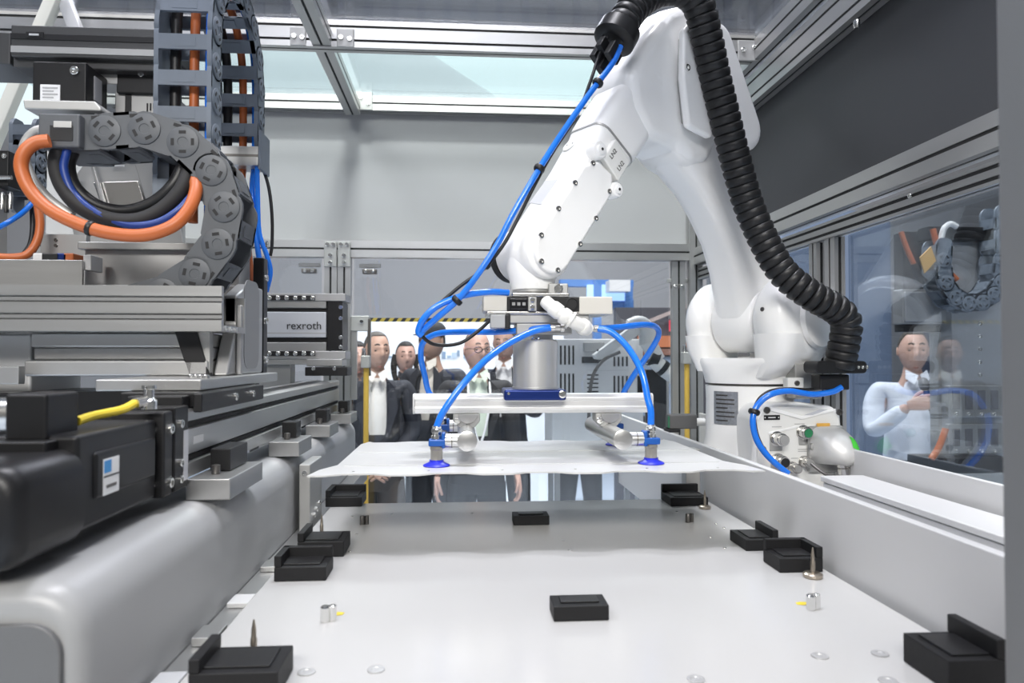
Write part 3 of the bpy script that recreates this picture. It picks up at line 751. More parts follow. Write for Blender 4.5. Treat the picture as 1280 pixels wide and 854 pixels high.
# raised side cover with a step on the lens side
b = B(); prismR(b, [(.40, 2.20), (.31, 2.185), (.27, 2.24), (.265, 2.34), (.285, 2.46), (.33, 2.50), (.37, 2.49), (.415, 2.44), (.420, 2.32)], .094, .116)
cov = obj('elbow_cover', b, WHITE, elb, bevel=.012, seg=3)
for s, z in ((.345, 2.445), (.405, 2.345), (.30, 2.26)):
    screw(cov, R(s, .116, z), RN, .0085, .005, 'cover_screw')
b = B(); prismR(b, [(.385, 2.22), (.32, 2.205), (.285, 2.25), (.28, 2.34), (.30, 2.44), (.335, 2.48), (.365, 2.47), (.395, 2.43), (.40, 2.32)], .078, .095); obj('shadow_gap_neck', b, SATIN, elb)  # neck added under the cover, undercut and greyed so the gap reads as shadow
# rear lobe: drive cover hanging behind the upper arm
def capsule(b, A, C_, r, n0, n1, k=12):
    ang = math.atan2(C_[1] - A[1], C_[0] - A[0]); pts = []
    for i in range(k + 1):
        a = ang + math.pi / 2 + math.pi * i / k; pts.append((A[0] + r * math.cos(a), A[1] + r * math.sin(a)))
    for i in range(k + 1):
        a = ang - math.pi / 2 + math.pi * i / k; pts.append((C_[0] + r * math.cos(a), C_[1] + r * math.sin(a)))
    prismR(b, pts, n0, n1)
b = B(); capsule(b, (.245, 2.455), (.125, 2.255), .062, -.06, .098)
obj('drive_cover', b, WHITE, robot, bevel=.022, seg=4)

# -- forearm: tapering rounded box from the elbow to the wrist
b = B(); rings = []
for t, hw, ht, off in ((.50, .070, .070, 0), (.42, .073, .070, 0), (.36, .071, .068, 0), (.33, .066, .063, 0), (.22, .060, .060, 0), (.12, .058, .060, .0), (.04, .057, .060, .0), (-.0, .054, .060, 0)):
    s, z = fa(t, off); rings.append(sect(s, z, EA, hw, -ht, ht, .030))
b.loft(rings)
drum(b, J5[0], J5[1], -.066, .066, .062, .008)
farm = obj('forearm', b, WHITE, robot, angle=50)
# seam ring between elbow and forearm
s, z = fa(.345); b = B(); b.loft([sect(*fa(.350), EA, .0708, -.0678, .0678, .031), sect(*fa(.345), EA, .0706, -.0676, .0676, .031)]); obj('seam', b, SATIN, farm)
# long side cover with screws
b = B(); k = 10; pts = []
A0 = fa(.255, -.006); hw = .046
for i in range(k + 1):
    a = EA - math.pi / 2 + math.pi * i / k; pts.append((J5[0] + (hw + .006) * math.cos(a), J5[1] + (hw + .006) * math.sin(a)))
c2 = fa(.215, .052); c3 = fa(.255, .025); c4 = fa(.262, -.025); c5 = fa(.225, -.052)
pts += [c2, c3, c4, c5]
prismR(b, pts, .058, .078)
scov = obj('forearm_cover', b, WHITE, farm, bevel=.008, seg=3)
for t, off in ((.235, .036), (.16, .047), (.08, .047), (0, .047), (-.045, .012), (-.03, -.034), (.06, -.047), (.14, -.047), (.22, -.040)):
    s, z = fa(t, off); screw(scov, R(s, .078, z), RN, .0065, .003, 'cover_screw', STEEL)
# two round bosses and a small rectangular service cover
for t, off, r in ((.275, .040, .022), (.240, -.055, .019)):
    s, z = fa(t, off); b = B(); b.lathe(R(s, .055, z), RN, [(r, 0), (r, .022), (r * .85, .027), (r * .55, .028), (r * .5, .032), (r * .2, .033)], 24); o = obj('boss', b, WHITE, farm)
    b = B(); b.lathe(R(s, .0881, z), RN, [(.0035, 0), (.0035, .0008)], 10); obj('boss_hole', b, BLACKM, o)
b = B(); prismR(b, [fa(.335, .020), fa(.270, .020), fa(.262, -.048), fa(.327, -.048)], .060, .078); sc = obj('service_cover', b, WHITE2, farm, bevel=.004)
for (t, off, body) in ((.300, .004, 'LN2'), (.295, -.030, 'LN2')):
    s, z = fa(t, off)
    ax = rv(math.cos(EA + math.pi), 0, math.sin(EA + math.pi))
    text('cover_lettering', body, .016, DARKST, sc, frameM(R(s, .0782, z), rv(math.cos(EA), 0, math.sin(EA)) * -1, rv(math.sin(EA), 0, -math.cos(EA)) * -1))
# recess window on the upper left face of the forearm
q = rv(-math.sin(EA), 0, math.cos(EA))
def fw(t, n, off): s, z = fa(t, off); return R(s, n, z)
b = B(); b.prism([fw(.175, .018, .0590), fw(.185, -.033, .0590), fw(.115, -.042, .0575), fw(.095, .018, .0575)], q * .0015); obj('recess_panel', b, mat('pale_grey_recess', (0.62, 0.63, 0.65), 0.5), farm, bevel=.001)
# small maker's cover and tiny screws
b = B(); b.lathe(fw(.30, -.02, .0640), q, [(.022, 0), (.021, .0022)], 24); obj('round_cap', b, WHITE2, farm)
for n in (-.030, -.010):
    b = B(); b.lathe(fw(.30, n, .0662), q, [(.002, 0), (.002, .0006)], 8); obj('cap_screw', b, DARKST, farm)
# -- wrist: black cap on the far end of the bend axis, hub, flange
b = B(); b.lathe(R(J5[0], -.066, J5[1]), -RN, [(.060, 0), (.060, .020), (.050, .028), (.03, .030)], 36); obj('wrist_cap', b, BLACKM, robot)
b = B()
b.loft([rrect(R(J5[0], 0, z), RD, RN, a_, c_, r_, 8) for z, a_, c_, r_ in ((J5[1] + .01, .060, .046, .04), (J5[1] - .035, .061, .048, .045), (J5[1] - .065, .052, .050, .049), (J5[1] - .083, .047, .048, .047))])
wr = obj('wrist', b, WHITE, robot, angle=50)
FZ = J5[1] - .0835
b = B(); b.lathe(R(J5[0], 0, FZ), -EZ, [(.046, 0), (.046, .006), (.042, .007), (.042, .012)], 36); obj('flange', b, SATIN, robot)

# =================================================================== CORRUGATED DRESS-PACK HOSE
hose = thing('corrugated_hose', 'black corrugated protective hose looped over the robot arm', 'hose', (RO.x, RO.y - .2, 1.6))
hp = [(772, 42, 1.66), (790, 12, 1.68), (815, -8, 1.70), (845, -14, 1.70), (870, 0, 1.70), (882, 40, 1.72), (893, 92, 1.75), (907, 150, 1.77), (922, 210, 1.79), (940, 268, 1.80), (974, 335, 1.79), (1012, 368, 1.77), (1044, 386, 1.77), (1058, 402, 1.78), (1055, 430, 1.79), (1048, 466, 1.80)]
hpath = spline([PY(*p) for p in hp], 30)
HR = .0385
# resample by length
dl = [0]
for a, c in zip(hpath[:-1], hpath[1:]): dl.append(dl[-1] + (c - a).length)
pitch = .0225; nr = int(dl[-1] / pitch)
def at_len(L):
    for i in range(len(dl) - 1):
        if dl[i + 1] >= L:
            t = (L - dl[i]) / (dl[i + 1] - dl[i] + 1e-9); return hpath[i].lerp(hpath[i + 1], t)
    return hpath[-1]
ring0 = None
for i in range(nr):
    p0, p1 = at_len(i * pitch), at_len((i + 1) * pitch)
    tz = (p1 - p0).normalized(); pm = (p0 + p1) / 2
    q = EZ.rotation_difference(tz) if False else tz.to_track_quat('Z', 'Y')
    Mx = Matrix.Translation(pm - rootloc(hose)) @ q.to_matrix().to_4x4()
    if ring0 is None:
        b = B(); b.lathe((0, 0, -.0125), EZ, [(HR - .006, 0), (HR - .004, .0015), (HR - .001, .003), (HR + .0008, .006), (HR, .015), (HR - .0015, .021), (HR - .0035, .023), (HR - .006, .025)], 28)
        bm = b.bm; bmesh.ops.recalc_face_normals(bm, faces=bm.faces); me = bpy.data.meshes.new('hose_ring'); bm.to_mesh(me); bm.free(); me.materials.append(BLACK)
        me.shade_smooth(); me.set_sharp_from_angle(angle=math.radians(50))
        ring0 = bpy.data.objects.new('hose_ring', me); COL.objects.link(ring0); ring0.parent = hose; ring0.matrix_local = Mx
    else: inst(ring0, hose, M=Mx)
# end clamps
p0, p1 = at_len(0), at_len(.02); ax = (p0 - p1).normalized()
b = B(); b.lathe(p1 + ax * .002, ax, [(HR + .004, 0), (HR + .012, .004), (HR + .012, .040), (HR + .006, .046), (HR - .008, .050), (HR - .010, .04)], 28)
hcl = obj('hose_clamp', b, BLACKP, hose)
for k in range(5):
    a = k * 1.25; u = ax.orthogonal().normalized(); v = ax.cross(u)
    b = B(); c = p0 + ax * (.045) + (u * math.cos(a) + v * math.sin(a)) * .022
    b.prism([c + u * .012 + v * .008, c - u * .012 + v * .008, c - u * .012 - v * .008, c + u * .012 - v * .008], ax * (.03 + .012 * (k % 3)))
    obj('clamp_finger', b, BLACK, hcl, bevel=.002)
b = B(); c = p0 + ax * .01; b.prism([c + EZ * .062 + v * .02, c + EZ * .062 - v * .02, c + EZ * .05 - v * .02, c + EZ * .05 + v * .02], ax * .035); obj('clamp_latch', b, BLACK, hcl, bevel=.003)
pe = at_len(nr * pitch)
cb = PY(1044, 459, 1.80)
b = B(frameM(cb, CU, EZ)); b.loft([[Vector((x, y, z)) for x, y, z in rrect((0, 0, zz), EX, EY, .072, .016, .012, 5)] for zz in (-.03, .028)])
hb = obj('clamp_bar', b, BLACK, hose, bevel=.002)
for k in range(3):
    b = B(); b.lathe(cb + CU * (.045 + .012 * k) - CN.cross(EZ) * 0 + (CU.cross(EZ)) * .028 * 1, CU.cross(EZ), [(.005, 0), (.005, .003), (.003, .003), (.002, .001)], 10); obj('bar_screw', b, CHROME, hb)
b = B(); c = PY(1003, 464, 1.88); b.box(c.x - .02, c.x + .055, c.y, c.y + .06, c.z - .075, c.z + .02); hbk = obj('hose_bracket', b, SATIN, hose, bevel=.003)
b = B(); c = PY(1046, 478, 1.80); b.box(c.x - .045, c.x + .035, c.y, c.y + .05, c.z - .02, c.z + .02); obj('hose_saddle', b, BLACK, hose, bevel=.004)
b = B(); c = PY(996, 479, 1.86); b.box(c.x - .025, c.x + .02, c.y, c.y + .03, c.z - .014, c.z + .014); o = obj('bracket_foot', b, WHITE2, robot, bevel=.003); screw(o, (c.x, c.y, c.z), -EY, .007, .004, 'foot_screw', DARKST)

# =================================================================== LOOSE HOSES ON THE ARM
def hose_obj(label, pts, r, m_, cat='hose', name='air_hose', group=None, ties=()):
    P = [PY(*p) for p in pts]
    o = thing(name, label, cat, P[-1], group)
    obj('tube', B().tube(P, r, 12, 8), m_, o, angle=80)
    path = spline(P, 8)
    for t in ties:
        i = int(t * (len(path) - 2)); ax = (path[i + 1] - path[i]).normalized()
        obj('cable_tie', B().lathe(path[i] - ax * .004, ax, [(r * 1.7, 0), (r * 1.9, .003), (r * 1.9, .009), (r * 1.6, .012)], 12), BLACK, o)
    return o
hose_obj('blue air hose running from the corrugated hose down along the forearm', [(776, 58, 1.63), (765, 80, 1.62), (735, 120, 1.60), (695, 178, 1.57), (664, 228, 1.55), (640, 270, 1.545), (622, 305, 1.545), (596, 345, 1.545), (572, 375, 1.55), (548, 396, 1.555), (530, 412, 1.56), (524, 420, 1.56)], .0068, BLUE, ties=(.16, .34, .74))
hose_obj('thin black cable beside the blue hose along the forearm', [(760, 46, 1.64), (748, 72, 1.63), (738, 102, 1.61), (722, 142, 1.60), (690, 192, 1.58), (668, 232, 1.56), (650, 268, 1.56), (630, 305, 1.555), (606, 335, 1.555), (575, 358, 1.555), (545, 384, 1.555), (527, 403, 1.555), (528, 420, 1.56), (545, 431, 1.57), (575, 429, 1.58), (600, 412, 1.59), (615, 398, 1.60)], .0040, BLACK, 'cable', 'sensor_cable', ties=(.5,))
hose_obj('blue air hose bent around the robot base', [(1052, 484, 1.80), (1040, 490, 1.80), (1015, 493, 1.80), (985, 489, 1.79), (962, 494, 1.785), (946, 508, 1.79), (941, 526, 1.785), (945, 548, 1.78), (956, 566, 1.775), (970, 580, 1.77), (985, 592, 1.77)], .0078, BLUE, ties=(.55,))
hose_obj('thin black cable behind the bent blue hose', [(1040, 484, 1.84), (1010, 487, 1.84), (985, 486, 1.83), (960, 490, 1.82), (945, 505, 1.82), (944, 530, 1.81), (952, 556, 1.80), (972, 582, 1.80)], .004, BLACK, 'cable', 'sensor_cable')
hose_obj('thin grey cable plugged into the robot base', [(1014, 580, 1.82), (1024, 588, 1.80), (1034, 594, 1.78), (1044, 596, 1.76)], .004, DARKST, 'cable', 'sensor_cable')

# =================================================================== VACUUM GRIPPER
GX, GY = R(J5[0], 0, 0).x, R(J5[0], 0, 0).y
def GP(px, py, dy=0.0): return PY(px, py, GY + dy)
gr = thing('vacuum_gripper', 'vacuum gripper with four blue suction cups under the robot wrist', 'gripper', (GX, GY, SZ + .004))
gz = FZ - .0125
# vacuum unit: grey blocks either side of a black valve block, on a steel plate
def gbox(name, x0p, x1p, y0p, y1p, d0, d1, m_, parent=gr, bevel=.003, dy=-.06):
    a, c = GP(x0p, y1p, dy), GP(x1p, y0p, dy)
    return obj(name, B().box(a.x, c.x, a.y + d0, a.y + d1, a.z, c.z), m_, parent, bevel=bevel)
gbox('adapter_plate', 640, 712, 366, 371, 0, .12, STEEL)
gbox('valve_block', 634, 730, 371, 389, .002, .10, BLACK)
gbox('end_block', 604, 634, 370, 389, 0, .10, mat('warm_grey_plastic', (0.60, 0.58, 0.53), 0.5, noise=.02, nscale=30))
gbox('end_block', 724, 766, 371, 393, 0, .10, mat('warm_grey_plastic', (0, 0, 0)))
gbox('mount_plate', 608, 760, 389, 393, .004, .11, STEEL)
v = gbox('display', 637, 660, 373, 387, -.003, .002, mat('display_black', (0.01, 0.01, 0.012), 0.15))
for k in range(3):
    a, c = GP(640 + k * 6.5, 378, -.0632), GP(644 + k * 6.5, 382, -.0632)
    obj('display_segment', B().box(a.x, c.x, a.y - .0006, a.y + .0002, c.z, a.z), mat('display_grey', (0.28, 0.28, 0.28), 0.4), v)
gbox('button_plate', 660, 671, 371, 389, -.003, .002, SATIN)
for py in (375, 384):
    p = GP(665.5, py, -.063); screw(gr, p, -EY, .0055, .004, 'button')
p = GP(715, 380, -.058); obj('exhaust_port', B().lathe(p, -EY, [(.0145, -.004), (.0145, .002), (.012, .003), (.011, -.003)], 24), BLACKM, gr)
gbox('carrier_block', 628, 738, 393, 404, .01, .10, SATIN)
gbox('clear_filter', 613, 634, 393, 410, .0, .05, mat('clear_grey_plastic', (0.45, 0.46, 0.47), 0.15))
gbox('filter_cap', 631, 638, 393, 411, -.002, .05, BLACK)
gbox('lower_block', 646, 716, 404, 418, .012, .09, SATIN)
# clevis seen above the vacuum unit
p = GP(698, 361, -.05); obj('swivel_lug', B().box(p.x - .022, p.x + .022, p.y, p.y + .03, p.z - .012, p.z + .012), SATIN, gr, bevel=.003); screw(gr, (p.x, p.y, p.z), -EY, .010, .006, 'lug_screw')
# silver cylinder and its shoulder ring
pc = GP(669, 425); zt = pc.z; zb = GP(669, 488).z
obj('spring_cylinder', B().lathe((pc.x, GY, zb), EZ, [(.052, 0), (.052, .008), (.0505, .0085), (.0505, zt - zb - .004), (.047, zt - zb)], 48), mat('turned_aluminium', (0.72, 0.72, 0.71), 0.34, .7, noise=.05, nscale=60, stretch=(1, 1, .02), rvar=.06), gr)
obj('cylinder_neck', B().lathe((pc.x, GY, zt), EZ, [(.040, 0), (.040, .045)], 36), SATIN, gr)
obj('cylinder_body_upper', B().box(pc.x - .042, pc.x + .050, GY - .03, GY + .03, zt + .012, zt + .042), SATIN, gr, bevel=.003)
for dx in (-.010, .002): screw(gr, (pc.x + dx, GY - .045, zt - .001), EZ, .005, .006)
# blue clamp
a, c = GP(630, 501, -.055), GP(708, 487, -.055)
bc = obj('blue_clamp', B().box(a.x, c.x, GY - .058, GY + .058, a.z, c.z), BLUED, gr, bevel=.005)
p = GP(703, 493, -.058); screw(bc, p, -EY, .0085, .004); p = GP(636, 492, -.058); screw(bc, p, -EY, .003, .002)
# cross beam: hollow aluminium section with side groove
za, zc_ = GP(640, 517, -.03).z, GP(640, 493, -.03).z
xa, xb = GP(518, 505, -.03).x, GP(815, 505, -.03).x
def bs(x, i=0): return [(x, y, z) for y, z in ((-.028 + i, za + .008), (-.022, za + i), (.022, za + i), (.028 - i, za + .008), (.028 - i, zc_ - .008), (.022, zc_ - i), (-.022, zc_ - i), (-.028 + i, zc_ - .008), (-.028 + i, zc_ - .014), (-.0255, zc_ - .015), (-.0255, za + .015), (-.028 + i, za + .014))]
b = B(Matrix.Translation((0, GY, 0))); b.loft([bs(xa), bs(xb)]); bm_ = obj('cross_beam', b, mat('polished_aluminium', (0.82, 0.82, 0.81), 0.36, .55, noise=.02, nscale=30, stretch=(.03, 1, 1)), gr, bevel=.0015)
for x, sx in ((xa, -1), (xb, 1)):
    b = B(Matrix.Translation((0, GY, 0))); b.loft([rrect((x, 0, (za + zc_) / 2), EY, EZ, .029, (zc_ - za) / 2 + .0008, .009), rrect((x + sx * .004, 0, (za + zc_) / 2), EY, EZ, .029, (zc_ - za) / 2 + .0008, .009)]); obj('end_cap', b, SHEETW, bm_, bevel=.001)
# clamps, side tubes, arms, cups, hoses
zt_ = GP(577, 552, -.165).z
cups = []
for side, pxc in ((-1, 584), (1, 779)):
    xt = PY(pxc, 550, GY - .165).x
    tz = zt_
    tb = obj('side_tube', B().lathe((xt, GY - .165, tz), EY, [(.018, 0), (.0205, .001), (.0205, .004), (.0198, .005), (.0198, .345), (.018, .35)], 32), mat('satin_tube', (0.62, 0.62, 0.61), 0.28, .9), gr)
    # bracket that hangs the tube from the beam
    b = B(); b.prism([(xt - .030, GY - .022, za - .0005), (xt + .030, GY - .022, za - .0005), (xt + .030, GY - .022, za - .018), (xt + .016, GY - .022, tz + .012), (xt - .016, GY - .022, tz + .012), (xt - .030, GY - .022, za - .018)], (0, .044, 0))
    cl_ = obj('tube_clamp', b, SATIN, gr, bevel=.003)
    obj('clamp_face', B().lathe((xt + .004, GY - .0225, za - .0005), -EY, [(.024, 0), (.024, .003)], 24), ALU, cl_) if False else None
    b = B(); pts = [(xt + .003 + .022 * math.cos(a), GY - .0222, za - .001 + .022 * math.sin(a)) for a in [math.pi + math.pi * i / 12 for i in range(13)]]; b.prism(pts, (0, -.004, 0)); obj('clamp_scallop', b, ALU, cl_, bevel=.001)
    screw(cl_, (xt - .021, GY - .022, za - .017), -EY, .0075, .006)
    obj('index_mark', B().box(xt - .001, xt + .001, GY - .0228, GY - .0221, tz + .016, tz + .03), BLACKM, cl_)
    for yy in (-.150, .165):
        xcup = xt + side * .062 if yy < 0 else xt + side * .058
        yc = GY + yy
        ar = obj('cup_arm', B().lathe((xt + side * .012, yc, tz), EX * side, [(.0145, 0), (.0145, .036)], 20), mat('satin_tube', (0, 0, 0)), gr)
        obj('arm_band', B().lathe((xt + side * .012, yc, tz), EX * side, [(.0146, .018), (.0146, .020)], 20), DARKST, ar)
        obj('blue_block', B().box(min(xcup - side * .018, xcup + side * .016), max(xcup - side * .018, xcup + side * .016), yc - .016, yc + .016, tz - .010, tz + .004), mat('blue_fitting', (0.01, 0.09, 0.38), 0.35), gr, bevel=.003)
        obj('blue_collar', B().box(min(xcup - side * .018, xcup - side * .010), max(xcup - side * .018, xcup - side * .010), yc - .015, yc + .015, tz - .014, tz + .018), mat('blue_fitting', (0, 0, 0)), gr, bevel=.003)
        obj('hose_nipple', B().lathe((xcup, yc, tz + .0045), EZ, [(.011, 0), (.011, .006), (.009, .007), (.009, .012), (.011, .013), (.011, .019), (.009, .021), (.0095, .024), (.007, .026)], 18), CHROME, gr)
        cu = obj('cup_stem', B().lathe((xcup, yc, SZ + .016), EZ, [(.0125, 0), (.0125, .02), (.0135, .021), (.0135, tz - .0105 - SZ - .016)], 20), mat('warm_steel', (0.46, 0.44, 0.40), 0.3, .9), gr)
        obj('suction_cup', B().lathe((xcup, yc, SZ + .0034), EZ, [(.0265, 0), (.0275, .0012), (.026, .003), (.019, .006), (.0145, .009), (.0145, .0125), (.010, .0126)], 30), BLUECUP, gr)
        cups.append((side, yy, Vector((xcup, yc, tz + .028))))
def ghose(pts, r=.0072, end=None, slant=0.0):
    P = [GP(p[0], p[1], p[2]) for p in pts]
    if end is not None: P.append(end + EZ * .030 + EX * slant); P.append(end)
    return obj('air_hose', B().tube(P, r, 12, 8), BLUE, gr, angle=80)
cd = {(s, y < 0): p for s, y, p in cups}
ghose([(688, 410, -.07), (665, 415, -.075), (635, 430, -.09), (605, 452, -.115), (576, 484, -.14)], end=cd[(-1, True)], slant=.013)
ghose([(688, 409, -.06), (660, 412, -.04), (620, 415, .0), (580, 415, .05), (548, 417, .09), (530, 427, .12), (526, 445, .14), (531, 470, .155), (537, 492, .165)], end=cd[(-1, False)])
ghose([(748, 411, -.07), (765, 416, -.08), (785, 435, -.10), (802, 465, -.13), (810, 500, -.145)], end=cd[(1, True)])
ghose([(748, 411, -.06), (775, 409, -.02), (805, 406, .03), (820, 409, .07), (823, 420, .10), (812, 440, .12), (795, 465, .14), (781, 488, .155), (772, 510, .165)], end=cd[(1, False)])
# hose from the valve block looping left to meet the long air hose
ghose([(636, 366, -.05), (610, 365, -.06), (578, 370, -.07), (548, 382, -.075), (530, 398, -.075), (523, 414, -.07), (528, 420, -.068)])
for (x_, y_) in ((690, 410), (746, 411)):
    p = GP(x_, y_, -.066); sgn = 1 if x_ < 700 else -1
    obj('push_fitting', B().lathe(p, EX * sgn, [(.008, -.004), (.008, .006), (.0065, .007), (.0065, .018), (.009, .019), (.009, .026)], 16), STEEL, gr)
# white plastic elbow hose connector across the front of the unit
P = [GP(x, y, d) for x, y, d in ((682, 377, -.07), (690, 384, -.085), (702, 393, -.095), (714, 401, -.095), (726, 407, -.085), (735, 412, -.07))]
obj('white_elbow', B().tube(P, .0145, 18, 6), WHITE2, gr, angle=70)
for i, r_ in ((1, .0175), (2, .0185), (4, .018)):
    ax = (P[i + 1] - P[i]).normalized(); obj('elbow_collar', B().lathe(P[i], ax, [(r_ * .9, 0), (r_, .003), (r_, .014 if i != 1 else .02), (r_ * .9, .017 if i != 1 else .023)], 22), WHITE2, gr)
ax = (P[3] - P[2]).normalized(); obj('elbow_ring', B().lathe(P[3] - ax * .004, ax, [(.0205, 0), (.0205, .004)], 22), WHITE2, gr)

# =================================================================== LEFT GANTRY
# ---- carriage riding on the linear axis, cast bracket and slotted cable tray
car = thing('gantry_carriage', 'silver cast gantry carriage with slotted cable tray on the left axis', 'gantry carriage', (-.50, 1.5, AZ1))
c0 = PY(335, 500, 1.50)
obj('carriage', B().box(-.545, -.428, 1.20, 1.55, AZ1 + .001, AZ1 + .026), BLACKP, car, bevel=.003)
cs_ = obj('carriage_side', B().box(-.4275, -.413, 1.19, 1.556, AZ1 - .006, AZ1 + .025), BLACK, car, bevel=.003)
for yy in (1.36, 1.47): screw(cs_, (-.413, yy, AZ1 + .010), EX, .007, .005)
obj('wiper', B().box(-.52, -.435, 1.168, 1.1985, AZ1 + .001, AZ1 + .022), BLACK, car, bevel=.003)
fp = obj('foot_plate', B().box(-.60, -.430, 1.235, 1.74, AZ1 + .0265, AZ1 + .046), ALU, car, bevel=.0025)
for k in range(4): screw(fp, (-.440 - .012 * k, 1.29 + .01 * k, AZ1 + .046), EZ, .0055, .006)
ztray0, ztray1 = PY(200, 414, 1.36).z, PY(200, 357, 1.36).z
zf = AZ1 + .0465
# lower stepped base and the column with its pocket, traced side section extruded along X
def step(z0, z1, y0, x0=-.86, x1=-.482, y1=1.66, m_=CAST, nm='cast_step'):
    return obj(nm, B().box(x0, x1, y0, y1, z0, z1), m_, car, bevel=.004)
step(zf, zf + .030, 1.42, -.82); step(zf + .0305, zf + .055, 1.45, -.82); step(zf + .0555, ztray0 - .03, 1.49, -.80)
step(ztray0 - .0295, ztray0 - .002, 1.44, -.82, m_=ALU)
# end cheek (right side) with rounded pocket
yq0, yq1, zq0, zq1 = 1.49, 1.67, zf, PY(318, 352, 1.52).z
b = B(); X0, X1 = -.480, -.452
outer = [(1.44, zq0), (1.69, zq0), (1.69, zq1), (1.58, zq1), (1.50, zq1 - .03), (1.50, ztray0 + .02)]
b.prism([(X0, y, z) for y, z in outer], (X1 - X0, 0, 0)); ck = obj('cheek', b, CAST, car, bevel=.005)
b = B(); b.loft([rrect((x, 1.60, (zq0 + zq1) / 2 + .01), EY, EZ, .055, .095, .03, 6) for x in (X1 - .001, X1 + .0012)]); obj('cheek_pocket', b, mat('pocket_grey', (0.30, 0.30, 0.30), 0.5, .6), ck)
b = B(); b.prism([(X1, 1.49, zq0), (X1, 1.505, zq0), (X1, 1.505, zq1 - .05), (X1, 1.49, zq1 - .05)], (.012, 0, 0)); obj('cheek_rib', b, CAST, ck, bevel=.004)
bp_ = obj('black_side_plate', B().box(-.478, -.453, 1.70, 1.735, zf - .01, PY(325, 322, 1.7).z), BLACKP, car, bevel=.003)
for z in (zf + .03, zf + .12, zf + .22, zf + .30): screw(bp_, (-.453, 1.717, z), EX, .008, .005)
# tray: front slotted wall, floor, end lip
xe = PY(277, 385, 1.36).x
tp_ = [(1.36, ztray0), (1.36, ztray0 + .020), (1.366, ztray0 + .023), (1.366, ztray0 + .030), (1.36, ztray0 + .033), (1.36, ztray0 + .052), (1.366, ztray0 + .055), (1.366, ztray0 + .062), (1.36, ztray0 + .065), (1.36, ztray1),
       (1.372, ztray1), (1.372, ztray0 + .012), (1.500, ztray0 + .012), (1.500, ztray1 - .012), (1.508, ztray1 - .012), (1.508, ztray0)]
b = B(); b.prism([(-1.35, y, z) for y, z in tp_], (xe + 1.35, 0, 0)); ty = obj('cable_tray', b, ALUX, car, flat=True)
for k in range(3): screw(ty, (xe, 1.385 + .03 * k, ztray0 + .006), EX, .0045, .002)
obj('tray_slot', B().box(-1.35, xe, 1.3635, 1.3655, ztray0 + .0235, ztray0 + .0295), mat('slot_shadow_grey', (0.25, 0.25, 0.25), 0.5, .6), ty)
obj('tray_slot', B().box(-1.35, xe, 1.3635, 1.3655, ztray0 + .0555, ztray0 + .0615), mat('slot_shadow_grey', (0, 0, 0)), ty)
# black diagonal arm hanging under the tray
b = B(); q = [PY(218, 415, 1.42), PY(246, 415, 1.42), PY(262, 470, 1.42), PY(236, 470, 1.42)]; b.prism(q, (0, .02, 0)); obj('black_stay', b, BLACK, car, bevel=.002)
b = B(); q = [PY(246, 415, 1.425), PY(262, 415, 1.425), PY(262, 470, 1.425), PY(258, 470, 1.425)]; b.prism(q, (0, .02, 0)); obj('stay_web', b, SATIN, car)
# rear upper ledges and second tray
a, c = PY(105, 350, 1.62), PY(300, 306, 1.62)
lg = obj('rear_ledge', B().box(a.x, c.x, 1.62, 1.70, a.z - .05, c.z), CAST, car, bevel=.004)
obj('ledge_lip', B().box(a.x - .004, c.x, 1.60, 1.62, c.z - .016, c.z), ALUX, lg, bevel=.002)
obj('ledge_step', B().box(a.x - .004, c.x, 1.60, 1.62, a.z - .05, a.z - .012), ALUX, lg, bevel=.002)
a, c = PY(-40, 353, 1.53), PY(103, 325, 1.53)
st = obj('second_tray_wall', B().box(-1.35, c.x, 1.53, 1.538, a.z - .02, c.z), ALUX, car, bevel=.0015)
obj('second_tray_floor', B().box(-1.35, c.x, 1.539, 1.60, a.z - .02, a.z - .012), ALUX, car)
obj('tray_tip', B().box(c.x - .004, c.x + .012, 1.54, 1.59, c.z - .02, c.z + .012), SHEETW, car, bevel=.002)
# big silver boxes lower left behind the motor
obj('side_casting', B().box(-1.30, -.835, 1.47, 1.66, ztray0 - .14, ztray0 - .002), mat('pale_cast', (0.60, 0.60, 0.60), .4, .5), car, bevel=.006)
obj('dark_guard', B().box(-1.25, -.835, 1.40, 1.60, zf - .03, ztray0 - .145), BLACKP, car, bevel=.004)
a, c = PY(-20, 480, 1.40), PY(34, 458, 1.40)
obj('guard_rail', B().box(-1.2, c.x, 1.375, 1.395, a.z, c.z), ALUD, car, bevel=.002)
obj('carriage_support', B().box(-1.1, -.60, 1.46, 1.64, .0, zf - .031), BLACKP, car)

